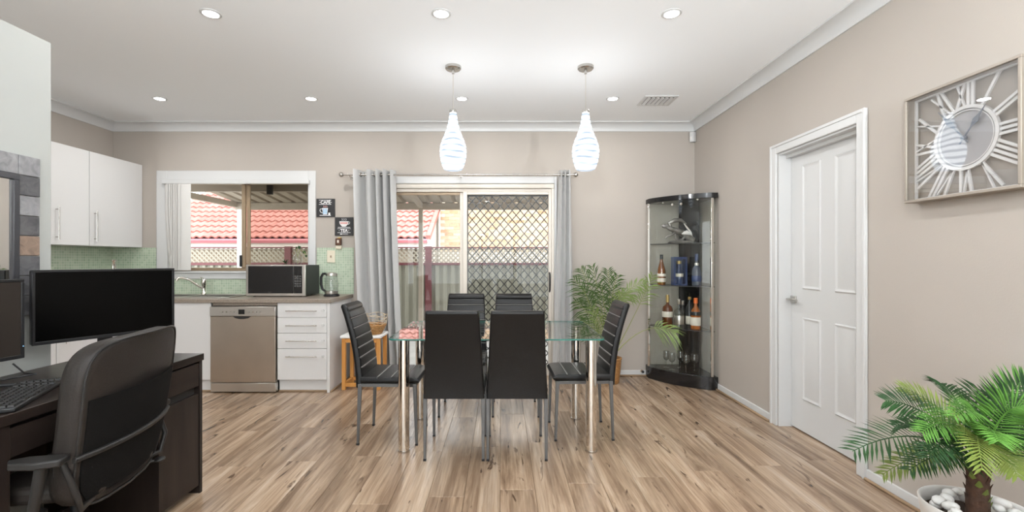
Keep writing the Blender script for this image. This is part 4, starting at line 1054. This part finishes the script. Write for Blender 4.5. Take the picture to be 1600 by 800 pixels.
bottle('liquor_bottle', 'dark smoky bottle with a blue neck on the middle shelf by the post', 1088.5, 4.60, S2, [(.001, 0), (.044, 0), (.046, .01), (.047, .13), (.040, .17), (.020, .20), (.015, .22), (.015, .27), (.001, .27)], 'blueblack',
       [('cap', [(.001, .315), (.017, .315), (.018, .25), (.016, .248)], 'bluedark'), ('label', [(.0465, .04), (.048, .042), (.0482, .095), (.047, .097)], 'bluedark'), ('neck_band', [(.0205, .20), (.021, .215), (.018, .225)], 'steel2')])
bottle('liquor_bottle', 'square-shouldered dark amber bottle with a gold cap on the lower shelf', 1043, 4.72, S3, [(.001, 0), (.048, 0), (.051, .01), (.051, .18), (.044, .205), (.018, .225), (.014, .24), (.014, .26), (.001, .26)], 'darkamber',
       [('cap', [(.001, .325), (.016, .325), (.018, .25), (.0145, .248)], 'gold'), ('label', [(.0512, .10), (.0525, .102), (.0525, .155), (.0512, .157)], 'label')])
bottle('liquor_bottle', 'clear glass vodka style bottle on the lower shelf', 1061, 4.62, S3, [(.001, 0), (.045, 0), (.047, .008), (.047, .165), (.040, .18), (.017, .195), (.014, .21), (.014, .25), (.001, .25)], 'clearglass',
       [('cap', [(.001, .29), (.016, .29), (.016, .24), (.0145, .238)], 'steel2'), ('label', [(.0472, .04), (.0478, .042), (.0478, .125), (.0472, .127)], 'steel2')])
bottle('liquor_bottle', 'short clear bottle behind the vodka style bottle on the lower shelf', 1067, 4.73, S3, [(.001, 0), (.034, 0), (.036, .008), (.036, .15), (.018, .185), (.013, .20), (.013, .23), (.001, .23)], 'clearglass', [('cap', [(.001, .265), (.015, .265), (.015, .225), (.0135, .223)], 'steel2')])
bottle('liquor_bottle', 'black bottle with a pale label behind the orange capped bottle', 1077.5, 4.70, S3, [(.001, 0), (.036, 0), (.038, .008), (.038, .19), (.022, .23), (.014, .25), (.014, .28), (.001, .28)], 'darkbottle',
       [('cap', [(.001, .305), (.016, .305), (.016, .28), (.0145, .278)], 'gold'), ('label', [(.0382, .03), (.039, .032), (.039, .11), (.0382, .112)], 'label')])
bottle('liquor_bottle', 'amber bottle with an orange cap and white label on the lower shelf', 1087, 4.565, S3, [(.001, 0), (.043, 0), (.046, .01), (.047, .15), (.042, .18), (.020, .215), (.016, .23), (.016, .26), (.001, .26)], 'orange',
       [('cap', [(.001, .305), (.018, .305), (.020, .255), (.0165, .252)], 'orangecap'), ('label', [(.0468, .035), (.0482, .037), (.0482, .115), (.0468, .117)], 'label'), ('shoulder_label', [(.0472, .135), (.0476, .14), (.0472, .165), (.044, .172)], 'darkbottle')])
wg = None
for i, (px, d) in enumerate(((1041, 4.76), (1050, 4.66), (1063, 4.74), (1072, 4.56), (1085, 4.60))):
    lb = ['stemmed wine glass on the cabinet floor, first from the left', 'stemmed wine glass on the cabinet floor, second from the left', 'stemmed wine glass on the cabinet floor, middle of the row', 'stemmed wine glass on the cabinet floor, fourth from the left', 'stemmed wine glass on the cabinet floor, nearest the right wall'][i]
    if wg is None:
        wg = thing('wine_glass', lb, 'wine glass', group='wine glasses on the cabinet floor')
        MB().lathe([(.001, .002), (.032, .001), (.032, .003), (.006, .007), (.0045, .012), (.0045, .07), (.008, .078), (.002, .079)], 18).build('stem', 'clearglass', wg, smooth=50)
        MB().lathe([(.004, .078), (.022, .088), (.033, .11), (.035, .135), (.030, .175), (.0285, .175), (.0335, .135), (.0315, .11), (.021, .09), (.004, .081)], 20, cap=False).build('bowl', 'clearglass', wg, smooth=60)
        o = wg
    else: o = copy_tree(wg)
    o.location = ((px - CX) / FPX * d, d, .1255); tag(o, lb, 'wine glass', 'wine glasses on the cabinet floor')
# sculpture on the top shelf
sc2 = thing('animal_sculpture', 'grey and white leaping animal sculpture on the top glass shelf', 'sculpture', (1.83, 4.70, 1.4065))
MB().lathe([(.001, 0), (.09, 0), (.10, .012), (.075, .03), (.001, .032)], 18).xf(Matrix.Diagonal((1.35, .5, 1, 1))).build('base', 'sculpt', sc2, smooth=50)
MB().tube([(.13, 0, .03), (.06, 0, .075), (.0, 0, .115), (-.06, -.01, .135), (-.115, -.015, .15), (-.155, -.02, .17)], [.03, .034, .036, .03, .022, .012], 10).build('body', 'sculpt', sc2, smooth=60)
MB().tube([(-.10, -.015, .15), (-.125, -.02, .205), (-.07, -.02, .235), (.0, -.01, .235), (.06, 0, .20)], [.012, .02, .022, .02, .006], 8).build('wing', 'sculpt', sc2, smooth=60)
MB().tube([(.0, -.02, .10), (.05, -.03, .11), (.10, -.03, .09)], [.012, .026, .008], 8).build('flank', 'sculpt2', sc2, smooth=60)
for pts in ([(-.06, -.01, .12), (-.10, -.02, .085), (-.145, -.02, .07), (-.16, -.02, .05)], [(-.04, .01, .12), (-.055, .01, .06), (-.03, .0, .025)], [(.04, -.01, .085), (.02, -.01, .045), (-.02, -.01, .03)]):
    MB().tube(pts, [.016, .012, .010, .008][:len(pts)], 8).build('limb', 'sculpt', sc2, smooth=60)
MB().ball((-.165, -.02, .175), .024, 10, 8, sc=(1.5, .8, .9)).build('head', 'sculpt', sc2, smooth=60)
MB().tube([(.12, 0, .05), (.10, 0, .12), (.06, 0, .17), (.03, 0, .21)], [.012, .010, .009, .004], 8).build('tail', 'sculpt2', sc2, smooth=60)

# ------------------------------------------------------------------ plants
def frond(parent, p0, p1, p2, n, ll, lw, mat, stem_mat, t0=.3, spread=65, droop=.25, curl=.0, roll=0.0, rad=.004, name='frond', face=(0, -.5, .85), jit=5):
    p0, p1, p2 = Vector(p0), Vector(p1), Vector(p2)
    bz = lambda t: p0 * (1 - t) ** 2 + p1 * 2 * t * (1 - t) + p2 * t * t
    dz = lambda t: ((p1 - p0) * (1 - t) + (p2 - p1) * t).normalized()
    mb = MB(); pts = [bz(i / 10) for i in range(11)]
    mb.tube(pts, [rad * (1 - .75 * i / 10) for i in range(11)], 5, m=1)
    for i in range(n):
        t = t0 + (1 - t0) * (i + .5) / n; u = (i + .5) / n
        c = bz(t); d = dz(t); up = Vector(face); side = d.cross(up)
        if side.length < .05: side = d.cross(Vector((1, 0, 0)))
        side.normalize(); nrm = side.cross(d).normalized()
        if roll:
            q = Matrix.Rotation(roll, 3, d); side = q @ side; nrm = q @ nrm
        L = ll * (math.sin(math.pi * min(1, .22 + u * .70)) ** .7) * random.uniform(.88, 1.08)
        an = R(spread * (1 - .45 * u) + random.uniform(-jit, jit))
        for s in (-1, 1):
            dr_ = (side * s * math.sin(an) + d * math.cos(an) + nrm * curl).normalized()
            wv_ = dr_.cross(nrm).normalized() * lw
            a = c; m_ = c + dr_ * L * .45 + Vector((0, 0, -droop * L * .12)); e = c + dr_ * L * .95 + Vector((0, 0, -droop * L * .6))
            h = nrm * lw * .5
            mb._a([a - wv_ * .35, a + wv_ * .35, m_ + wv_, m_ + h, m_ - wv_, e], [(0, 1, 2, 3), (0, 3, 4), (3, 2, 5), (4, 3, 5)], 0)
    return mb.build(name, [mat, stem_mat], parent, world=True)
# areca palm by the sliding door
ap = thing('areca_palm', 'green areca palm in a wicker pot between curtain and glass cabinet', 'potted plant', (1.10, 4.66, 0))
pot = MB().lathe([(.001, 0), (.085, 0), (.09, .02), (.105, .12), (.11, .235), (.118, .24), (.118, .255), (.10, .255), (.098, .22), (.001, .22)], 24).build('pot', 'wicker', ap, smooth=40)
for k in range(10):
    MB().tube([((.088 + .0022 * k) * math.cos(a * math.pi / 12), (.088 + .0022 * k) * math.sin(a * math.pi / 12), .02 + k * .022 + .003 * (-1) ** a) for a in range(24)], .006, 5, closed=True).build('weave_ring', 'wicker', pot, smooth=60)
MB().lathe([(.001, .221), (.097, .221), (.097, .228), (.001, .23)], 18).build('soil', 'soil', ap)
pb0 = (1.10, 4.66, .22)
def q(px, py, d): return tuple(at(px, py, d))
ars = [((942, 480), (925, 415), 4.60, 'frondA', .19), ((930, 470), (897, 436), 4.62, 'frondA', .18), ((935, 495), (898, 470), 4.50, 'frondA', .17), ((955, 460), (950, 422), 4.72, 'frondA', .18),
       ((955, 440), (988, 462), 4.66, 'frondA2', .16), ((990, 500), (1020, 430), 4.60, 'frondA2', .17), ((1005, 492), (1056, 520), 4.52, 'frondA2', .18), ((938, 510), (906, 500), 4.48, 'frondA', .16),
       ((965, 440), (1008, 442), 4.62, 'frondA2', .15), ((930, 455), (908, 420), 4.74, 'frondA', .17), ((946, 490), (940, 445), 4.55, 'frondA', .18), ((955, 490), (972, 455), 4.55, 'frondA2', .16),
       ((925, 490), (912, 450), 4.55, 'frondA', .17), ((945, 520), (925, 480), 4.50, 'frondA2', .16), ((950, 470), (965, 430), 4.66, 'frondA', .17), ((935, 520), (912, 520), 4.62, 'frondA', .15), ((950, 510), (955, 475), 4.60, 'frondA', .16)]
for i, (c, e, d, m_, ll) in enumerate(ars):
    s0 = (pb0[0] + random.uniform(-.04, .04), pb0[1] + random.uniform(-.04, .02), pb0[2])
    cd_ = 4.64 + (d - 4.64) * .4
    frond(ap, s0, q(c[0], c[1], cd_), q(e[0], e[1], d), 12, ll * 1.2, .0062, m_, 'stemA', t0=.5 if i not in (5, 6) else .66, spread=54, droop=.6, rad=.006, jit=13, face=(random.uniform(-.5, .5), -1, random.uniform(.0, .6)))
# sago palm in the white bowl planter
SGX, SGY = 1.655, 1.60
rimz = .38
bp_ = thing('bowl_planter', 'round white planter bowl holding pebbles at the lower right', 'planter', (SGX, SGY, 0))
MB().lathe([(.001, 0), (.10, 0), (.105, .01), (.12, .10), (.136, .23), (.153, .355), (.157, rimz), (.154, rimz + .004), (.148, rimz), (.144, .345), (.134, .30), (.001, .29)], 40).build('bowl', 'planter', bp_, smooth=50)
MB().lathe([(.001, .30), (.133, .30), (.142, .338), (.001, .34)], 24).build('soil', 'soil', bp_)
sg_ = thing('sago_palm', 'lush dark and bright green sago palm in the white planter', 'potted plant', (SGX, SGY, .335))
tk = [(.029, .342), (.032, .36), (.031, .42), (.029, .48), (.031, .52), (.020, .545)]
MB().lathe([(.001, .338)] + tk + [(.001, .55)], 16, (SGX, SGY, 0)).build('trunk', 'trunk', sg_, world=True, smooth=30)
for k in range(34):
    a = k * 2.39996; z = .365 + k * .005; r_ = .029
    p = Vector((SGX + r_ * math.cos(a), SGY + r_ * math.sin(a), z)); o_ = Vector((math.cos(a), math.sin(a), 2.4)).normalized() * .020
    MB().rings([[p + Vector((-math.sin(a), math.cos(a), 0)) * .011 * s1_ + Vector((0, 0, .008 * s2_)) for s1_, s2_ in ((-1, 0), (0, -1), (1, 0), (0, 1))], [p + o_ + Vector((-math.sin(a), math.cos(a), 0)) * .003 * s1_ + Vector((0, 0, .002 * s2_)) for s1_, s2_ in ((-1, 0), (0, -1), (1, 0), (0, 1))]]).build('trunk_scale', 'frondB3' if k % 5 == 0 else 'trunk', sg_, world=True)
top_ = Vector((SGX, SGY, .53))
def sq(px, py, d): return tuple(at(px, py, d))
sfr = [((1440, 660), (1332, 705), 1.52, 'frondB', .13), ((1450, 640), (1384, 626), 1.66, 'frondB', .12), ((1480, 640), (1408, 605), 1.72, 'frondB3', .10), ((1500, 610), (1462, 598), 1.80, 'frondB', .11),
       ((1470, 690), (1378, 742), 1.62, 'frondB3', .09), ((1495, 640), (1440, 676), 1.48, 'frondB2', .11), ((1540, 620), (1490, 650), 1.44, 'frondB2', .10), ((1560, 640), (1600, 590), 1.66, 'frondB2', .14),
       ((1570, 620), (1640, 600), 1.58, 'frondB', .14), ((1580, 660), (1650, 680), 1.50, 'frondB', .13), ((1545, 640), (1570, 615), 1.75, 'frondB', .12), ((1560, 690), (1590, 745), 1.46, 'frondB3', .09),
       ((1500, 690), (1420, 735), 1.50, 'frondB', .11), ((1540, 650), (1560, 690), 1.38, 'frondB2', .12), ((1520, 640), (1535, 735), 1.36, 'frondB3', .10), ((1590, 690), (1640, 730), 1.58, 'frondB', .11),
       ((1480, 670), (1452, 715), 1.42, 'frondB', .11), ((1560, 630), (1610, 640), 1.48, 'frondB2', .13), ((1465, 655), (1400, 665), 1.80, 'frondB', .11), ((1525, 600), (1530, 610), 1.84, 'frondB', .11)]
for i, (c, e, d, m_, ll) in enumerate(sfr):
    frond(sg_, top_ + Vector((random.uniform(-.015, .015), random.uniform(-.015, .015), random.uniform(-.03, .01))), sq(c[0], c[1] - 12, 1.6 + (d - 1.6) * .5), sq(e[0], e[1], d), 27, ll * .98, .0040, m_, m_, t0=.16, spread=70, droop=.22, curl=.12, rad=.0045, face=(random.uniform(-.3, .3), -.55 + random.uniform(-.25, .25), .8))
pe = None
for k in range(26):
    a = k * 2.4; rr_ = .062 + .052 * math.sqrt((k % 13) / 13.0)
    lvl = .358 + (.024 if k % 2 else 0) + random.uniform(-.002, .004)
    x, y = SGX + rr_ * math.cos(a), SGY + rr_ * math.sin(a)
    if pe is None:
        pe = MB().ball((0, 0, 0), .024, 10, 7, sc=(1.1, .85, .72)).build('pebble', 'pebble', smooth=60); o = pe
    else: o = pe.copy(); col.objects.link(o)
    o.location = (x, y, lvl); o.rotation_euler = (random.uniform(-.4, .4), random.uniform(-.4, .4), random.uniform(0, 3)); s_ = random.uniform(.7, .95); o.scale = (s_, s_, s_)
    tag(o, 'smooth white pebble lying in the planter bowl under the sago palm', 'pebble', 'white pebbles in the planter')

# ------------------------------------------------------------------ wall clock
ck = thing('wall_clock', 'square glass-fronted wall clock with silver Roman numerals', 'clock', (XR, 2.03, 1.777), R(-90))
hs = .258; dp = .07
for (x0, x1, z0, z1) in ((-hs, hs, hs - .013, hs), (-hs, hs, -hs, -hs + .013), (-hs, -hs + .013, -hs + .013, hs - .013), (hs - .013, hs, -hs + .013, hs - .013)):
    MB().box(x0, x1, -dp, 0, z0, z1).build('frame', 'clockframe', ck, bevel=.002)
MB().box(-hs + .013, hs - .013, -dp + .006, -dp + .009, -hs + .013, hs - .013).build('glass', 'clockglass', ck)
IN = hs - .013; NY0, NY1 = -.028, -.018
ringp = lambda r_: [(r_ * math.cos(a * math.pi / 32), r_ * math.sin(a * math.pi / 32)) for a in range(64)]
ro, ri = ringp(.142), ringp(.128)
mb = MB(); mb.rings([[Vector((p[0], y, p[1])) for p in pp] for pp, y in ((ro, NY0 - .003), (ro, NY1), (ri, NY1), (ri, NY0 - .003))], closed=True).build('dial_ring', 'clocksilver', ck, smooth=40)
for r1_, r0_ in ((.122, .118),):
    a_, b__ = ringp(r1_), ringp(r0_)
    MB().rings([[Vector((p[0], y, p[1])) for p in pp] for pp, y in ((a_, NY0), (a_, NY1), (b__, NY1), (b__, NY0))], closed=True).build('inner_ring', 'clocksilver', ck, smooth=40)
MB().lathe([(.001, 0), (.1275, 0), (.1275, .003), (.001, .003)], 48, (0, NY1, 0), axis='y').build('dial', 'clockdial', ck, smooth=40)
sqf = MB()
for (x0, x1, z0, z1) in ((-IN, IN, IN - .008, IN), (-IN, IN, -IN, -IN + .008), (-IN, -IN + .008, -IN + .008, IN - .008), (IN - .008, IN, -IN + .008, IN - .008)): sqf.box(x0, x1, NY0, NY1, z0, z1)
sqf.build('inner_border', 'clocksilver', ck)
rom = {1: 'I', 2: 'II', 3: 'III', 4: 'IIII', 5: 'V', 6: 'VI', 7: 'VII', 8: 'VIII', 9: 'IX', 10: 'X', 11: 'XI', 12: 'XII'}
for hnum, s_ in rom.items():
    a = R(90 - 30 * hnum); d = Vector((math.cos(a), 0, math.sin(a))); tng = Vector((d.z, 0, -d.x))
    wids = {'I': .020, 'V': .040, 'X': .044}; tot = sum(wids[c] for c in s_); o_ = -tot / 2
    mb = MB()
    def end(off):
        # run a stroke outwards along d from offset point to the square border
        b = tng * off; best = 9
        for ax in (0, 2):
            if abs(d[ax]) > 1e-4:
                for lim in (IN - .004, -IN + .004):
                    k = (lim - b[ax]) / d[ax]
                    if k > 0: best = min(best, k)
        return best
    r0 = .138
    def stroke(o0, o1, w_=.0115):
        k = min(end(o0), end(o1)); p = tng * o0 + d * r0; q_ = tng * o1 + d * k
        mb.bar((p.x, (NY0 + NY1) / 2, p.z), (q_.x, (NY0 + NY1) / 2, q_.z), .008, w_, up=(tng.x, 0, tng.z))
    for c in s_:
        w_ = wids[c]; m_ = o_ + w_ / 2
        if c == 'I': stroke(m_, m_)
        elif c == 'V': stroke(m_, m_ - w_ * .42); stroke(m_, m_ + w_ * .42, .007)
        else: stroke(m_ - w_ * .40, m_ + w_ * .40); stroke(m_ + w_ * .40, m_ - w_ * .40, .007)
        o_ += w_
    mb.build('numeral', 'clocksilver', ck)
for (ang, L) in ((128, .19), (52, .15)):
    a = R(ang); d = Vector((math.cos(a), 0, math.sin(a))); n2 = Vector((-d.z, 0, d.x)); y = Vector((0, NY0 - .006, 0))
    poly = [d * -.03 + n2 * .003, d * L * .35 + n2 * .003, d * L * .55 + n2 * .014, d * L * .72 + n2 * .004, d * L + n2 * .001, d * L - n2 * .001, d * L * .72 - n2 * .004, d * L * .55 - n2 * .014, d * L * .35 - n2 * .003, d * -.03 - n2 * .003]
    MB().rings([[p + y for p in poly], [p + y + Vector((0, .002, 0)) for p in poly]]).build('hand', 'clockhand', ck)
MB().lathe([(.001, 0), (.010, 0), (.010, .012), (.001, .012)], 14, (0, NY0 + .002, 0), axis='y').build('hub', 'clockhand', ck, smooth=40)

# ------------------------------------------------------------------ mirror with slate tiles
YS1, YS0 = 2.162, 1.10; MZ0, MZ1 = .985, 1.714
mr_ = thing('slate_mirror', 'black framed mirror in a border of slate tiles on the partition', 'mirror', (PX, (YS0 + YS1) / 2, MZ0))
MB().box(PX, PX + .008, YS0, YS1, MZ0, MZ1).build('backing', 'grout', mr_, world=True)
ts = .0911; tmat = ['slate0', 'slate1', 'slate0', 'slate1', 'slate2', 'slate1', 'slate1', 'slate1']
def tile(y0, y1, z0, z1, m_): MB().box(PX + .008, PX + .018 + random.uniform(-.002, .003), y0 + .0015, y1 - .0015, z0 + .0015, z1 - .0015).build('tile', m_, mr_, world=True, bevel=.002)
for i in range(8):
    z1_ = MZ1 - i * ts; tile(YS1 - .098, YS1, z1_ - ts, z1_, tmat[i]); tile(YS0, YS0 + .098, z1_ - ts, z1_, tmat[(i + 3) % 8])
ny = 9; tw2 = (YS1 - YS0 - .196) / ny
for i in range(ny):
    y0 = YS0 + .098 + i * tw2; tile(y0, y0 + tw2, MZ1 - ts, MZ1, tmat[(i * 3 + 0) % 8] if i != ny - 1 else 'slate0'); tile(y0, y0 + tw2, MZ0, MZ0 + ts, tmat[(i * 5 + 1) % 8])
iy0, iy1, iz0, iz1 = YS0 + .098, YS1 - .098, MZ0 + ts, MZ1 - ts
for a in ((iy0, iy1, iz1 - .026, iz1), (iy0, iy1, iz0, iz0 + .026), (iy0, iy0 + .026, iz0 + .026, iz1 - .026), (iy1 - .026, iy1, iz0 + .026, iz1 - .026)):
    MB().box(PX + .008, PX + .026, a[0], a[1], a[2], a[3]).build('frame', 'darkframe', mr_, world=True, bevel=.003)
MB().box(PX + .008, PX + .014, iy0 + .026, iy1 - .026, iz0 + .026, iz1 - .026).build('mirror_glass', 'mirror', mr_, world=True)

# ------------------------------------------------------------------ desk
DKX0, DKX1, DKY0, DKY1, DKZ = -2.14, -1.60, 1.43, 2.47, .74
dk = thing('desk', 'dark brown wooden desk with a drawer and cupboard pedestal', 'desk', ((DKX0 + DKX1) / 2, 1.95, 0))
MB().box(DKX0, DKX1 + .008, DKY0, DKY1, DKZ - .036, DKZ).build('desk_top', 'desk', dk, world=True, bevel=.002)
zt_ = DKZ - .037
MB().box(DKX0, DKX1, DKY1 - .022, DKY1 - .002, 0, zt_).build('side_panel', 'deskv', dk, world=True, bevel=.0015)
MB().box(DKX0, DKX1, 2.155, 2.180, 0, zt_).build('side_panel', 'deskv', dk, world=True, bevel=.0015)
MB().box(DKX0, DKX1, 1.465, 1.502, 0, zt_).build('side_panel', 'deskv', dk, world=True, bevel=.0015)
MB().box(DKX0, DKX0 + .015, 1.503, 2.154, .30, zt_).build('back_panel', 'deskv', dk, world=True)
MB().box(DKX0 + .2, DKX0 + .22, 1.503, 2.154, .06, .14).build('stretcher', 'desk', dk, world=True)
MB().box(DKX0 + .02, DKX1 - .03, 2.181, 2.447, .05, zt_).build('pedestal_body', 'void', dk, world=True)
MB().box(DKX1 - .022, DKX1 - .004, 2.184, 2.444, .572, zt_ - .012).build('drawer', 'desk', dk, world=True, bevel=.0015)
MB().box(DKX1 - .022, DKX1 - .004, 2.184, 2.444, .045, .532).build('cupboard_door', 'deskv', dk, world=True, bevel=.0015)
MB().box(DKX1 - .022, DKX1 - .004, 1.506, 2.150, .592, zt_ - .014).build('drawer', 'desk', dk, world=True, bevel=.0015)
MB().box(DKX0 + .03, DKX1 - .024, 1.512, 2.144, .605, zt_ - .01).build('drawer_box', 'desk', dk, world=True)
# screens
def monitor(label, c, W, H, ang, z0, scr, foot):
    t = thing('monitor', label, 'monitor', (c[0], c[1], DKZ), ang, group='monitors on the desk')
    zb = z0 - DKZ
    MB().prism(rrect(W, H, .008, 3, 0, zb + H / 2), 0, .026, 'y').build('housing', 'blackplas', t, bevel=.003)
    bz = .012
    fr = MB()
    for (x0, x1, za, zc) in ((-W / 2, W / 2, zb + H - bz, zb + H), (-W / 2, W / 2, zb, zb + bz * 1.3), (-W / 2, -W / 2 + bz, zb + bz, zb + H - bz), (W / 2 - bz, W / 2, zb + bz, zb + H - bz)): fr.box(x0, x1, -.006, .0005, za, zc)
    fr.build('bezel', 'blackplas', t, bevel=.002)
    MB().box(-W / 2 + bz, W / 2 - bz, -.003, -.0008, zb + bz * 1.3, zb + H - bz).build('screen', scr, t)
    MB().box(-.1, .1, .026, .05, zb + H * .3, zb + H * .8).build('rear_cover', 'blackplas', t, bevel=.01)
    if foot == 'plate':
        MB().box(-.03, .03, .05, .07, .006, zb + H * .6).build('stand_neck', 'blackplas', t, bevel=.006)
        MB().prism(rrect(.24, .17, .04, 5, 0, .045), 0, .012).build('stand_foot', 'blackplas', t, bevel=.003)
    else:
        MB().tube([(0, .05, zb + H * .5), (0, .06, zb * .6), (0, .05, .02)], .016, 10).build('stand_neck', 'blackplas', t, smooth=50)
        MB().tube([(0, .06, .016), (.10, -.02, .010), (.155, -.10, .007)], .007, 8).tube([(0, .06, .016), (-.10, -.02, .010), (-.155, -.10, .007)], .007, 8).build('stand_foot', 'blackplas', t, smooth=50)
        MB().ball((W / 2 - .006, -.007, zb + .05), .003, 6, 4).build('power_light', 'signblue', t)
    return t
# local +x runs from the viewer's left to right, screen faces local -y
a1 = math.atan2(2.55 - 2.05, -1.81 + 2.09)
monitor('large black monitor with a blank screen in front of the kitchen', ((-2.09 - 1.81) / 2, (2.05 + 2.55) / 2), .573, .338, a1, .856, 'screen', 'plate')
a2 = math.atan2(1.93 - 1.44, -2.0 + 2.075)
monitor('smaller grey screened monitor cut off at the left edge', ((-2.0 - 2.075) / 2, (1.93 + 1.44) / 2), .496, .33, a2, .83, 'screen2', 'vee')
kb = thing('keyboard', 'black computer keyboard lying at an angle on the desk', 'keyboard', (-1.755, 1.675, DKZ), math.atan2(.894, -.447))
MB().box(-.22, .22, -.072, .072, 0, .016).build('case', 'blackplas', kb, bevel=.005)
kk = MB()
for r_ in range(6):
    for c_ in range(21):
        x = -.205 + c_ * .0197; y = -.058 + r_ * .0205
        if c_ in (15, 18) and r_ < 6: continue
        kk.rings([[Vector((x + sx_ * (.0085 - i), y + sy * (.009 - i), z)) for sx_, sy in ((-1, -1), (1, -1), (1, 1), (-1, 1))] for i, z in ((0, .015), (.002, .023))])
ko = kk.build('keys', 'officeplas', kb); ko['kind'] = 'stuff'
tag(MB().tube([(-2.10, 1.72, DKZ + .004), (-2.02, 1.80, DKZ + .02), (-2.06, 1.90, DKZ + .004), (-1.99, 1.97, DKZ + .012), (-2.09, 2.02, DKZ + .004), (-2.12, 2.0, DKZ + .05)], .0035, 6).build('cable', 'blackplas', smooth=60), 'thin black cable looping on the desk behind the keyboard', 'cable')

# ------------------------------------------------------------------ office chair
oc = thing('office_chair', 'black office swivel chair pulled up to the desk', 'office chair', (-1.60, 1.735, 0), R(100))
BH, BW, BZ0 = .575, .288, .39
def bk_y(x, s): return -.145 - .085 * (s / BH) - .012 * math.sin(math.pi * s / BH) + .055 * (x / BW) ** 2
def outline(k, off):
    pts = []
    for i in range(48):
        a = 2 * math.pi * i / 48; cx_, sx_ = math.cos(a), math.sin(a)
        e = 2 / 5.0
        u = abs(cx_) ** e * (1 if cx_ >= 0 else -1); v = abs(sx_) ** e * (1 if sx_ >= 0 else -1)
        s = BH / 2 + v * (BH / 2) * (1 - (1 - k) * .5)
        wd = BW * (1 - .10 * (1 - s / BH)) * (1 - (1 - k) * .9) 
        x = u * wd; pts.append(Vector((x, bk_y(x, s) + off, BZ0 + s)))
    return pts
bkr = MB().rings([outline(.90, -.033), outline(.965, -.032), outline(1.0, -.020), outline(1.0, .022), outline(.96, .045), outline(.86, .055), outline(.4, .06)]).build('backrest', 'officeup', oc, smooth=60)
def patch(s0, s1, off, k, nx=14, ns=8):
    mb = MB(); vs_ = []; fs_ = []
    for o_ in (off, off + .004):
        for j in range(ns + 1):
            s = s0 + (s1 - s0) * j / ns
            v = (s - BH / 2) / (BH / 2 * .985); e = max(0.0, 1 - abs(v) ** 5) ** (1 / 5.0)
            wd = BW * (1 - .10 * (1 - s / BH)) * k * max(.25, e)
            for i in range(nx + 1):
                x = -wd + 2 * wd * i / nx; vs_.append(Vector((x, bk_y(x, s) + o_, BZ0 + s)))
    n1 = (nx + 1) * (ns + 1)
    for j in range(ns):
        for i in range(nx):
            a = j * (nx + 1) + i; fs_.append((a, a + 1, a + nx + 2, a + nx + 1)); fs_.append((n1 + a + nx + 1, n1 + a + nx + 2, n1 + a + 1, n1 + a))
    for i in range(nx):
        fs_.append((i, n1 + i, n1 + i + 1, i + 1)); a = ns * (nx + 1) + i; fs_.append((a, a + 1, n1 + a + 1, n1 + a))
    for j in range(ns):
        a = j * (nx + 1); b = a + nx + 1; fs_.append((a, b, n1 + b, n1 + a)); a += nx; b += nx; fs_.append((b, a, n1 + a, n1 + b))
    return mb._a(vs_, fs_)
patch(.035, .385, -.0375, .93).build('back_fabric', 'officemesh', bkr, smooth=50)
MB().tube([Vector((p.x * .985, p.y - .012, p.z)) for p in outline(1.0, -.022)], .0045, 6, closed=True).build('piping', 'officeplas', bkr, smooth=60)
sb = .20
MB().tube([Vector((x, bk_y(x, sb) - .040, BZ0 + sb)) for x in [(-1 + i / 6) * BW * .97 for i in range(13)]], .010, 8).build('back_bar', 'officeplas', oc, smooth=60)
MB().prism(rrect(.40, .36, .06, 5, 0, .0), .415, .475).build('seat', 'officeup', oc, bevel=.02, seg=3)
for s in (-1, 1):
    z = BZ0 + sb + .012
    ar = MB().prism([(s * .272, -.16), (s * .325, -.165), (s * .345, -.10), (s * .335, -.03), (s * .300, -.005), (s * .275, -.05)], z - .012, z + .012).build('armrest', 'officeplas', oc, bevel=.006)
    MB().tube([(s * .305, -.10, z - .01), (s * .31, -.09, .50), (s * .29, -.06, .41), (s * .20, -.03, .395)], [.017, .016, .015, .014], 10).build('arm_support', 'officeplas', ar, smooth=50)
    MB().tube([(s * .272, -.13, z - .005), (s * .268, -.17, z - .12), (s * .235, -.165, BZ0 + .02), (s * .12, -.15, .42)], .010, 8).build('back_stay', 'officeplas', oc, smooth=50)
MB().box(-.09, .09, -.12, .10, .375, .415).build('mechanism', 'blackplas', oc, bevel=.006)
MB().tube([(.08, -.04, .395), (.20, -.16, .385)], .006, 6).ball((.215, -.175, .385), .02, 10, 6, sc=(1.3, 1, .5)).build('lever', 'officeplas', oc, smooth=50)
MB().lathe([(.001, .09), (.028, .09), (.028, .24), (.018, .24), (.018, .38), (.001, .38)], 16).build('gas_column', 'blackplas', oc, smooth=40)
for i in range(5):
    a = R(i * 72 - 100); d = Vector((math.cos(a), math.sin(a), 0))
    lg = MB().tube([Vector((0, 0, .105)) + d * .02, Vector((0, 0, .095)) + d * .14, Vector((0, 0, .07)) + d * .24], [.026, .021, .016], 8).build('base_leg', 'blackplas', oc, smooth=50)
    sd_ = Vector((-d.y, d.x, 0)); c = d * .235
    MB().tube([c + sd_ * -.022 + Vector((0, 0, .027)), c + sd_ * .022 + Vector((0, 0, .027))], .027, 14).build('caster', 'blackplas', lg, smooth=40)
